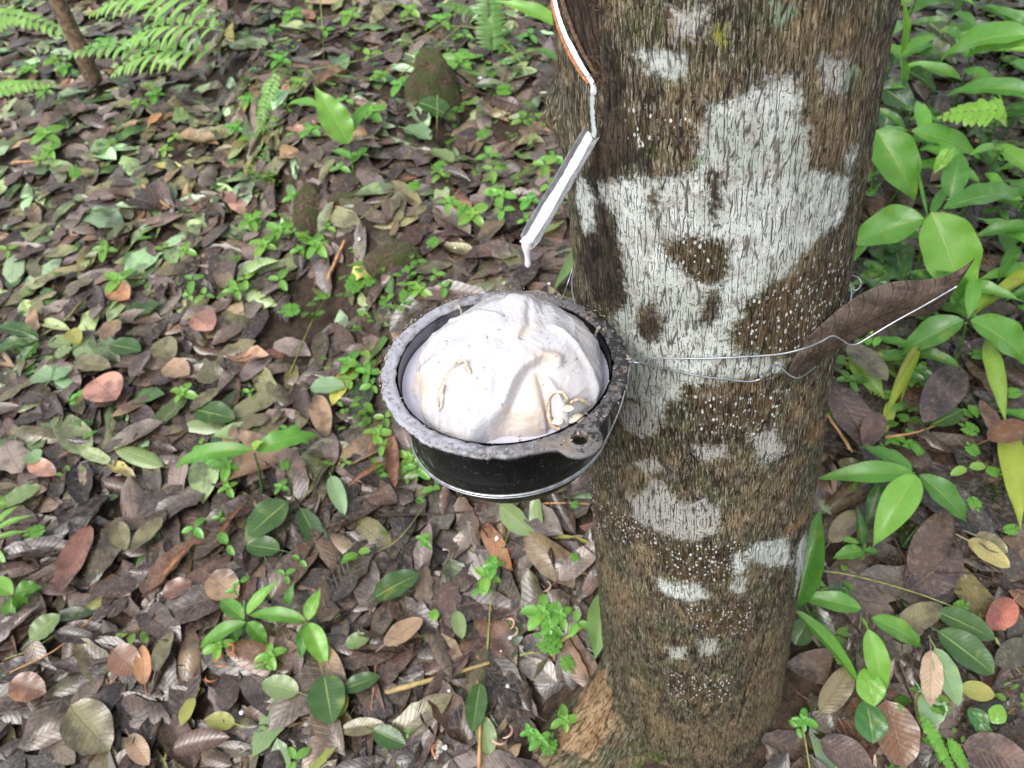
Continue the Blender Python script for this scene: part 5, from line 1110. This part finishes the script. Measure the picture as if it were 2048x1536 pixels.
for (x0, y0, h0, x1, y1, h1, pl, n) in [(440, 18, .30, 182, 32, .28, .085, 20), (450, 62, .28, 245, 95, .22, .08, 18), (440, 105, .22, 225, 150, .14, .08, 18), (360, 108, .20, 128, 118, .14, .05, 18), (330, 40, .3, 270, -20, .3, .07, 12), (480, -10, .3, 330, -10, .3, .08, 14), (440, 60, .2, 400, 20, .2, .05, 10)]:
    P0, P1 = gp(x0, y0, h0), gp(x1, y1, h1); frond(e, P0, P1, pl*1.35, .030, int(n*.68), F1 if pl > .06 else F2, lean=.45)
m = M(); b = gp(430, 130)
for x0, y0, h0 in [(440, 18, .30), (450, 62, .28), (440, 105, .22), (480, -10, .3)]: m.add(*tube(spl([b, (b+gp(x0, y0, h0))/2+np.array([.02, 0, .04]), gp(x0, y0, h0)], 12), .0015, 5, (.1, .12, .04)))
m.build('stalk', STEM, e, loc=np.array(e.location))
e = empty('fern', gp(30, 130), 'pale fern fronds reaching in from the path edge', 'fern')
for (x0, y0, h0, x1, y1, h1, pl, n) in [(-40, 30, .2, 182, 92, .12, .055, 24), (-30, 190, .12, 110, 172, .1, .04, 16), (-30, 60, .1, 60, 40, .1, .04, 12)]:
    frond(e, gp(x0, y0, h0), gp(x1, y1, h1), pl*1.1, .026, int(n*.7), F1)
e = empty('fern', gp(2040, 240), 'yellow green ladder fern frond between ginger leaves', 'fern')
for (x0, y0, x1, y1, pl) in [(2012, 225, 1878, 235, .055), (1985, 200, 2010, 250, .02), (1900, 300, 1870, 345, .02)]: frond(e, gp(x0, y0, .30), gp(x1, y1, .26), pl*.8, .022, 9, (.24, .48, .06), lean=.3, serr=.3, c=.5)
e = empty('fern', gp(530, 240), 'narrow bright fern frond hanging among brown leaves', 'fern')
frond(e, gp(560, 140, .10), gp(515, 278, .04), .035, .014, 16, (.17, .40, .06)); frond(e, gp(560, 250, .06), gp(490, 300, .03), .03, .012, 12, (.16, .36, .06))
e = empty('fern', gp(980, 20), 'upright fern plume beside the trunk top', 'fern'); frond(e, gp(985, 110, .06), gp(975, -25, .22), .055, .010, 26, (.13, .30, .07), taper=.3, lean=.2); frond(e, gp(950, 30, .1), gp(880, 10, .12), .03, .01, 12, (.12, .28, .06))
for (a, b_, lab) in [((1838, 1425), (1905, 1545), 'notched bright frond at the picture bottom'), ((1895, 1475), (1935, 1550), 'shorter notched frond beside the first')]:
    P0, P1 = gp(*a, .07), gp(*b_, .05); o = frond(None, P0, P1, .0115, .010, 13, (.15, .38, .05), c=.3, taper=.5, name='fern_frond', droop=.2); tag(o, lab, 'fern frond', 'notched fern fronds')
# lacy clubmoss leaves: a small frond of lobed fronds
def lacy(px, py, spx, rot, label, col=(.14, .38, .05), h=.05, n=5, group='lacy clubmoss sprigs'):
    c0 = gp(px, py, h); s0 = W2(spx, c0); up = nrm(np.array([0, -.2, 1.])+.6*nrm(CP-c0)); a1 = nrm(cr-up*(cr@up)); a2 = np.cross(up, a1); fw = a1*math.cos(rot)+a2*math.sin(rot); sd_ = np.cross(up, fw)
    m = M(); m.add(*tube([c0-fw*s0*.5-up*.02, c0-fw*s0*.2, c0+fw*s0], .0008, 5, np.array(col)*.8))
    for k in range(n):
        t = -.35+1.2*k/(n-1) if n > 1 else 0; sc_ = s0*(.75-.35*abs(k/(n-1)-.35))
        for q in ((-1, 1) if k < n-1 else (0,)):
            dr = nrm(fw*(.6 if q else 1)+sd_*q*.8); st = c0+fw*s0*t; nb_ = 6
            bs = st+dr*(np.linspace(.1, .9, nb_)*sc_)[:, None]
            for q2 in (-1, 1):
                d2 = nrm(dr*.75+np.cross(up, dr)*q2*.75); m.add(*blades(bs, d2+rng.normal(0, .1, (nb_, 3)), up, sc_*.42*np.linspace(1, .55, nb_), sc_*.20, .3, .2, .1, 0, (.35, .35), 5, 3, np.array(col)*rng.uniform(.8, 1.2, (nb_, 1))))
            m.add(*blades(st+dr*sc_*.8, dr, up, sc_*.35, sc_*.2, .2, .1, .1, 0, (.35, .4), 5, 3, np.array(col)))
    return tag(m.build('clubmoss_sprig', MG, loc=c0), label, 'clubmoss', group)
LC = [(705, 575, 42, 1.2, 'lacy sprig above the bare earth beside brown litter'), (590, 618, 34, 3.4, 'lacy sprig hanging over the bare earth edge'), (735, 565, 28, 1.0, 'small lacy sprig next to the largest one'), (812, 600, 34, 1.4, 'lacy sprig touching the bowl rim'), (885, 330, 30, 3.9, 'blue green lacy sprig below the tall stone'), (822, 372, 24, .2, 'flat lacy sprig left of the pale seedlings'),
      (850, 690, 0, 0, ''), (1110, 1292, 48, 2.6, 'lacy seedling fan lying beside the trunk foot'), (1130, 1320, 30, 5.2, 'lacy seedling fan pointing to the root'), (1948, 862, 30, 2.4, 'tallest lacy sprig by the yellow blade'), (1950, 905, 26, 1.9, 'lacy sprig under the tallest one'), (1980, 940, 24, -.6, 'lacy sprig beside the hanging yellow blade'), (1945, 735, 0, 0, ''),
      (1965, 710, 26, 2.8, 'lacy sprig below the thick ginger stem'), (1990, 665, 22, .3, 'lacy sprig behind the ginger leaf'), (2035, 785, 26, 3.1, 'lacy sprig at the picture edge'), (1765, 885, 18, .4, 'small lacy sprig above the ginger star'), (1815, 888, 18, .2, 'second small lacy sprig above the ginger star'), (1705, 960, 22, 4.2, 'lacy sprig under the star of leaves'), (1945, 1000, 26, 4.9, 'dark lacy sprig right of the ginger star'), (2015, 1060, 24, .1, 'lacy sprig at the foot of the yellow blade'),
      (1830, 760, 20, .8, 'lacy sprig beside the withered sheath'), (1668, 830, 22, 1.5, 'lacy sprig hidden behind the trunk'), (1148, 1110, 18, 4.9, 'small lacy sprig on the litter next to the trunk'), (1160, 930, 22, 4.7, 'lacy sprig between bowl and trunk'), (1145, 1010, 16, .2, 'tiny lacy sprig by the tan twig'), (1095, 1500, 34, 1.2, 'lacy sprig at the flared root'), (1120, 1430, 14, 1., 'tiny lacy sprig above the flared root'), (1915, 1215, 26, .3, 'bright lobed sprig above the striped leaves'),
      (435, 1000, 0, 0, ''), (570, 935, 20, 1.8, 'slender lacy sprig behind the ginger shoot'), (150, 350, 26, 1.7, 'feathery bright sprig on the upper path'), (960, 270, 24, .5, 'lacy sprig beside the knot'), (1000, 180, 30, .1, 'curled lacy sprig behind the knot'), (745, 240, 0, 0, ''), (80, 1060, 30, 3.6, 'mossy green sprig at the path edge'), (925, 430, 30, 1.3, 'lacy sprig under the pale seedlings'), (870, 480, 24, 4.0, 'lacy sprig near the flat stone'), (985, 385, 26, .7, 'lacy sprig left of the spout')]
for q in LC:
    if q[2]: lacy(q[0], q[1], q[2]*.72, q[3], q[4])
# little broad leaved seedlings
def seedling(px, py, spx, label, col=(.15, .40, .05), nl=4, h=.045, group=None, el=.55, rot=None):
    c0 = gp(px, py, h); f0 = gp(px+rng.normal(0, 4), py+18, 0.); s0 = W2(spx*1.3, c0); rot = rng.uniform(0, 6.28) if rot is None else rot
    m = M(); m.add(*tube(spl([f0, (f0+c0)/2+np.array([.003, 0, .004]), c0], 8), .0009, 5, (.12, .17, .05)))
    an = rot+np.arange(nl)*2*math.pi/nl+rng.normal(0, .2, nl); up = nrm(np.array([0, -.15, 1.])+.35*nrm(CP-c0)); a1 = nrm(cr-up*(cr@up)); a2 = np.cross(up, a1)
    dr = np.cos(an)[:, None]*a1+np.sin(an)[:, None]*a2+.1*up; L = s0*rng.uniform(.7, 1.15, nl)
    m.add(*blades(c0+dr*s0*.06, dr, np.broadcast_to(up, (nl, 3))+rng.normal(0, .15, (nl, 3)), L, L*el, .5, .3, .2, .02, (.6, .75), 9, 5, np.array(col)*rng.uniform(.8, 1.2, (nl, 1))))
    if nl > 3:
        an = an+.8; dr = np.cos(an)[:, None]*a1+np.sin(an)[:, None]*a2+.5*up; m.add(*blades(c0+up*.004, dr, up, s0*.4, s0*.22, .5, .3, .2, 0, (.6, .7), 7, 3, np.array(col)*1.15))
    return tag(m.build('seedling', MG, loc=c0), label, 'seedling', group)
SD = [('beside the squat mossy stone', [(635, 490, 26, 6), (600, 500, 18, 4), (655, 455, 14, 3), (560, 560, 22, 3), (560, 460, 26, 4), (530, 490, 26, 4), (500, 440, 22, 4), (590, 395, 22, 4)]),
      ('around the broad bright sprout', [(680, 335, 16, 3), (740, 225, 28, 4), (720, 310, 18, 4), (600, 165, 18, 4), (560, 120, 22, 4), (620, 260, 20, 4), (650, 60, 18, 3), (690, 200, 14, 3), (495, 200, 18, 4), (470, 255, 20, 4)]),
      ('on the slope left of the tapping spout', [(945, 430, 30, 4), (985, 340, 24, 3), (975, 310, 26, 3), (1000, 390, 26, 4), (1005, 420, 20, 3), (1060, 400, 22, 4), (1090, 330, 26, 3), (1105, 315, 22, 3), (920, 120, 34, 5), (1050, 440, 18, 3), (880, 350, 18, 3), (895, 405, 22, 4), (1100, 370, 20, 3), (840, 580, 22, 4), (890, 575, 18, 3), (870, 550, 16, 3), (1045, 240, 26, 3), (1050, 105, 22, 2)]),
      ('against the lower wall of the bowl', [(700, 725, 26, 4), (735, 745, 22, 4), (700, 760, 18, 3), (755, 865, 22, 4), (765, 890, 18, 3), (820, 915, 26, 4), (835, 935, 26, 3), (745, 770, 18, 3), (770, 835, 18, 3), (690, 925, 12, 3)]),
      ('close to the trunk foot', [(1085, 1225, 34, 5), (1120, 1230, 30, 4), (1098, 1250, 26, 4), (975, 1150, 30, 4), (990, 1130, 20, 4), (960, 1175, 20, 3), (1155, 1245, 22, 3), (1130, 1440, 22, 4), (1060, 1465, 20, 4), (1080, 1480, 22, 4), (1605, 1440, 22, 4), (1595, 1455, 16, 3), (850, 1085, 16, 4), (845, 1075, 12, 3)]),
      ('near the twin ginger seedlings', [(438, 1290, 24, 4), (470, 1180, 14, 3), (388, 1055, 22, 3), (455, 1090, 26, 2), (540, 1310, 22, 4), (530, 1330, 16, 3), (600, 1120, 20, 2), (570, 1150, 20, 3), (480, 1165, 14, 2), (440, 1035, 14, 3), (815, 1465, 8, 3), (245, 1310, 0, 0), (590, 1520, 24, 3)]),
      ('around the bent ginger shoot', [(455, 930, 26, 5), (440, 915, 20, 4), (575, 860, 20, 3), (600, 880, 14, 2), (455, 975, 18, 4), (365, 785, 26, 4), (500, 785, 12, 3), (400, 890, 14, 3), (560, 975, 16, 4)]),
      ('scattered over the open path', [(90, 270, 30, 4), (100, 300, 22, 4), (240, 560, 28, 4), (265, 470, 0, 0), (210, 85, 18, 4), (470, 580, 22, 4), (490, 560, 18, 3), (385, 560, 22, 3), (370, 500, 18, 4), (210, 500, 22, 4), (330, 300, 14, 4), (410, 590, 18, 3), (380, 590, 16, 3), (300, 170, 14, 3), (15, 500, 20, 3), (90, 180, 18, 4), (110, 120, 18, 4), (130, 135, 16, 4), (350, 275, 14, 3), (275, 205, 16, 4), (310, 190, 18, 4), (170, 600, 0, 0), (75, 320, 14, 3), (60, 140, 20, 4)]),
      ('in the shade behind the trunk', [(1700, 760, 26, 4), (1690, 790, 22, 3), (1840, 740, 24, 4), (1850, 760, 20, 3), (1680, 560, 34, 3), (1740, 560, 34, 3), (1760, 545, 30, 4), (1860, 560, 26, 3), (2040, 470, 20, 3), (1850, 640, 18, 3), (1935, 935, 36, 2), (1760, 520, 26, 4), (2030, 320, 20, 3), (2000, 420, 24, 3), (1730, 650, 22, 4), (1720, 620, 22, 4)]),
      ('at the top of the slope', [(820, 20, 20, 4), (880, 40, 26, 4), (850, 110, 22, 4), (740, 110, 18, 3), (800, 170, 22, 4), (990, 60, 22, 4), (1010, 90, 20, 4), (1060, 70, 22, 3), (700, 30, 22, 4), (585, 30, 22, 4), (760, 150, 18, 4), (545, 60, 14, 4), (1075, 30, 22, 3), (930, 70, 18, 3)])]
def nm(px, py):
    return ['first', 'second', 'third', 'fourth', 'fifth', 'sixth', 'seventh', 'eighth', 'ninth', 'tenth', 'eleventh', 'twelfth', 'thirteenth', 'fourteenth', 'fifteenth', 'sixteenth', 'seventeenth', 'eighteenth', 'nineteenth', 'twentieth', 'twenty first', 'twenty second', 'twenty third', 'twenty fourth']
for gi, (where, L) in enumerate(SD):
    LL_ = sorted([q for q in L if q[2]], key=lambda q: q[1]); gname = 'seedlings '+where
    for i, (px, py, s, nl) in enumerate(LL_):
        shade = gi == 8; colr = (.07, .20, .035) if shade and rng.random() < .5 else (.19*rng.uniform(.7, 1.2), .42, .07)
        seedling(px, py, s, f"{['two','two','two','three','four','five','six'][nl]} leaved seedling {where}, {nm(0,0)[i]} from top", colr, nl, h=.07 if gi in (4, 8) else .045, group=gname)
# low weeds and moss nobody could count
wm = M(); n = 3400; x, y = scatter(n*3)
wgt = .16+.75*bankf(x, y)*sst(2.8, 1.2, y)*.6+.9*sst(.45, .75, x-.12*y); BAND = [(540, -40), (1110, -40), (1130, 560), (860, 620), (720, 1000), (560, 720), (480, 420)]
qx, qy, qz = proj(np.stack([x, y, g(x, y)], -1)); wgt += .55*sst(-40, 40, sdf(qx, qy, BAND)); wgt *= (vn(x*2.6, y*2.6, 9.) > -.15); kp = (rng.random(len(x)) < wgt*.45) & (trunk_gap(x, y) > .03); x, y = x[kp], y[kp]
for xi, yi in zip(x, y):
    nb = rng.integers(3, 8); c0 = np.array([xi, yi, float(g(xi, yi))+rng.uniform(.02, .05)]); an = rng.uniform(0, 6.28, nb); s0 = rng.uniform(.010, .036)
    dr = np.stack([np.cos(an), np.sin(an), rng.uniform(0, .7, nb)], -1); colr = np.array((.15, .36, .055))*rng.uniform(.4, 1.25)*np.array([rng.uniform(.8, 1.3), 1, 1])
    if rng.random() < .4:      # small feathery kind
        n_ = 7; ax0 = nrm(np.array([math.cos(an[0]), math.sin(an[0]), .35])); Lr = rng.uniform(.03, .075); bs = c0+ax0*(np.linspace(.1, 1, n_)*Lr)[:, None]; sd0 = nrm(np.cross([0, 0, 1.], ax0)); env = Lr*.38*np.linspace(1, .35, n_)
        for q in (-1, 1): wm.add(*blades(bs, sd0*q*.8+ax0*.6, np.array([0, -.2, 1.]), env, env*.42, .5, .2, .1, 0, (.4, .5), 4, 3, colr))
        continue
    wm.add(*blades(c0+rng.normal(0, .012, (nb, 3)), dr, np.array([0, -.2, 1.]), s0*rng.uniform(.7, 1.3, nb), s0*.55, .5, .2, .2, 0, (.6, .7), 5, 3, colr))
tag(wm.build('ground_weeds', MG), 'tiny low green weeds growing through the leaf litter', 'weeds', kind='stuff')
print('trunk y at px', [round(float(tsurf(p, 690)[1]), 3) for p in (1560, 1600, 1640, 1660, 1675)], [len(d_) for d_ in [bpy.data.objects]])
print('objects', len(bpy.data.objects))
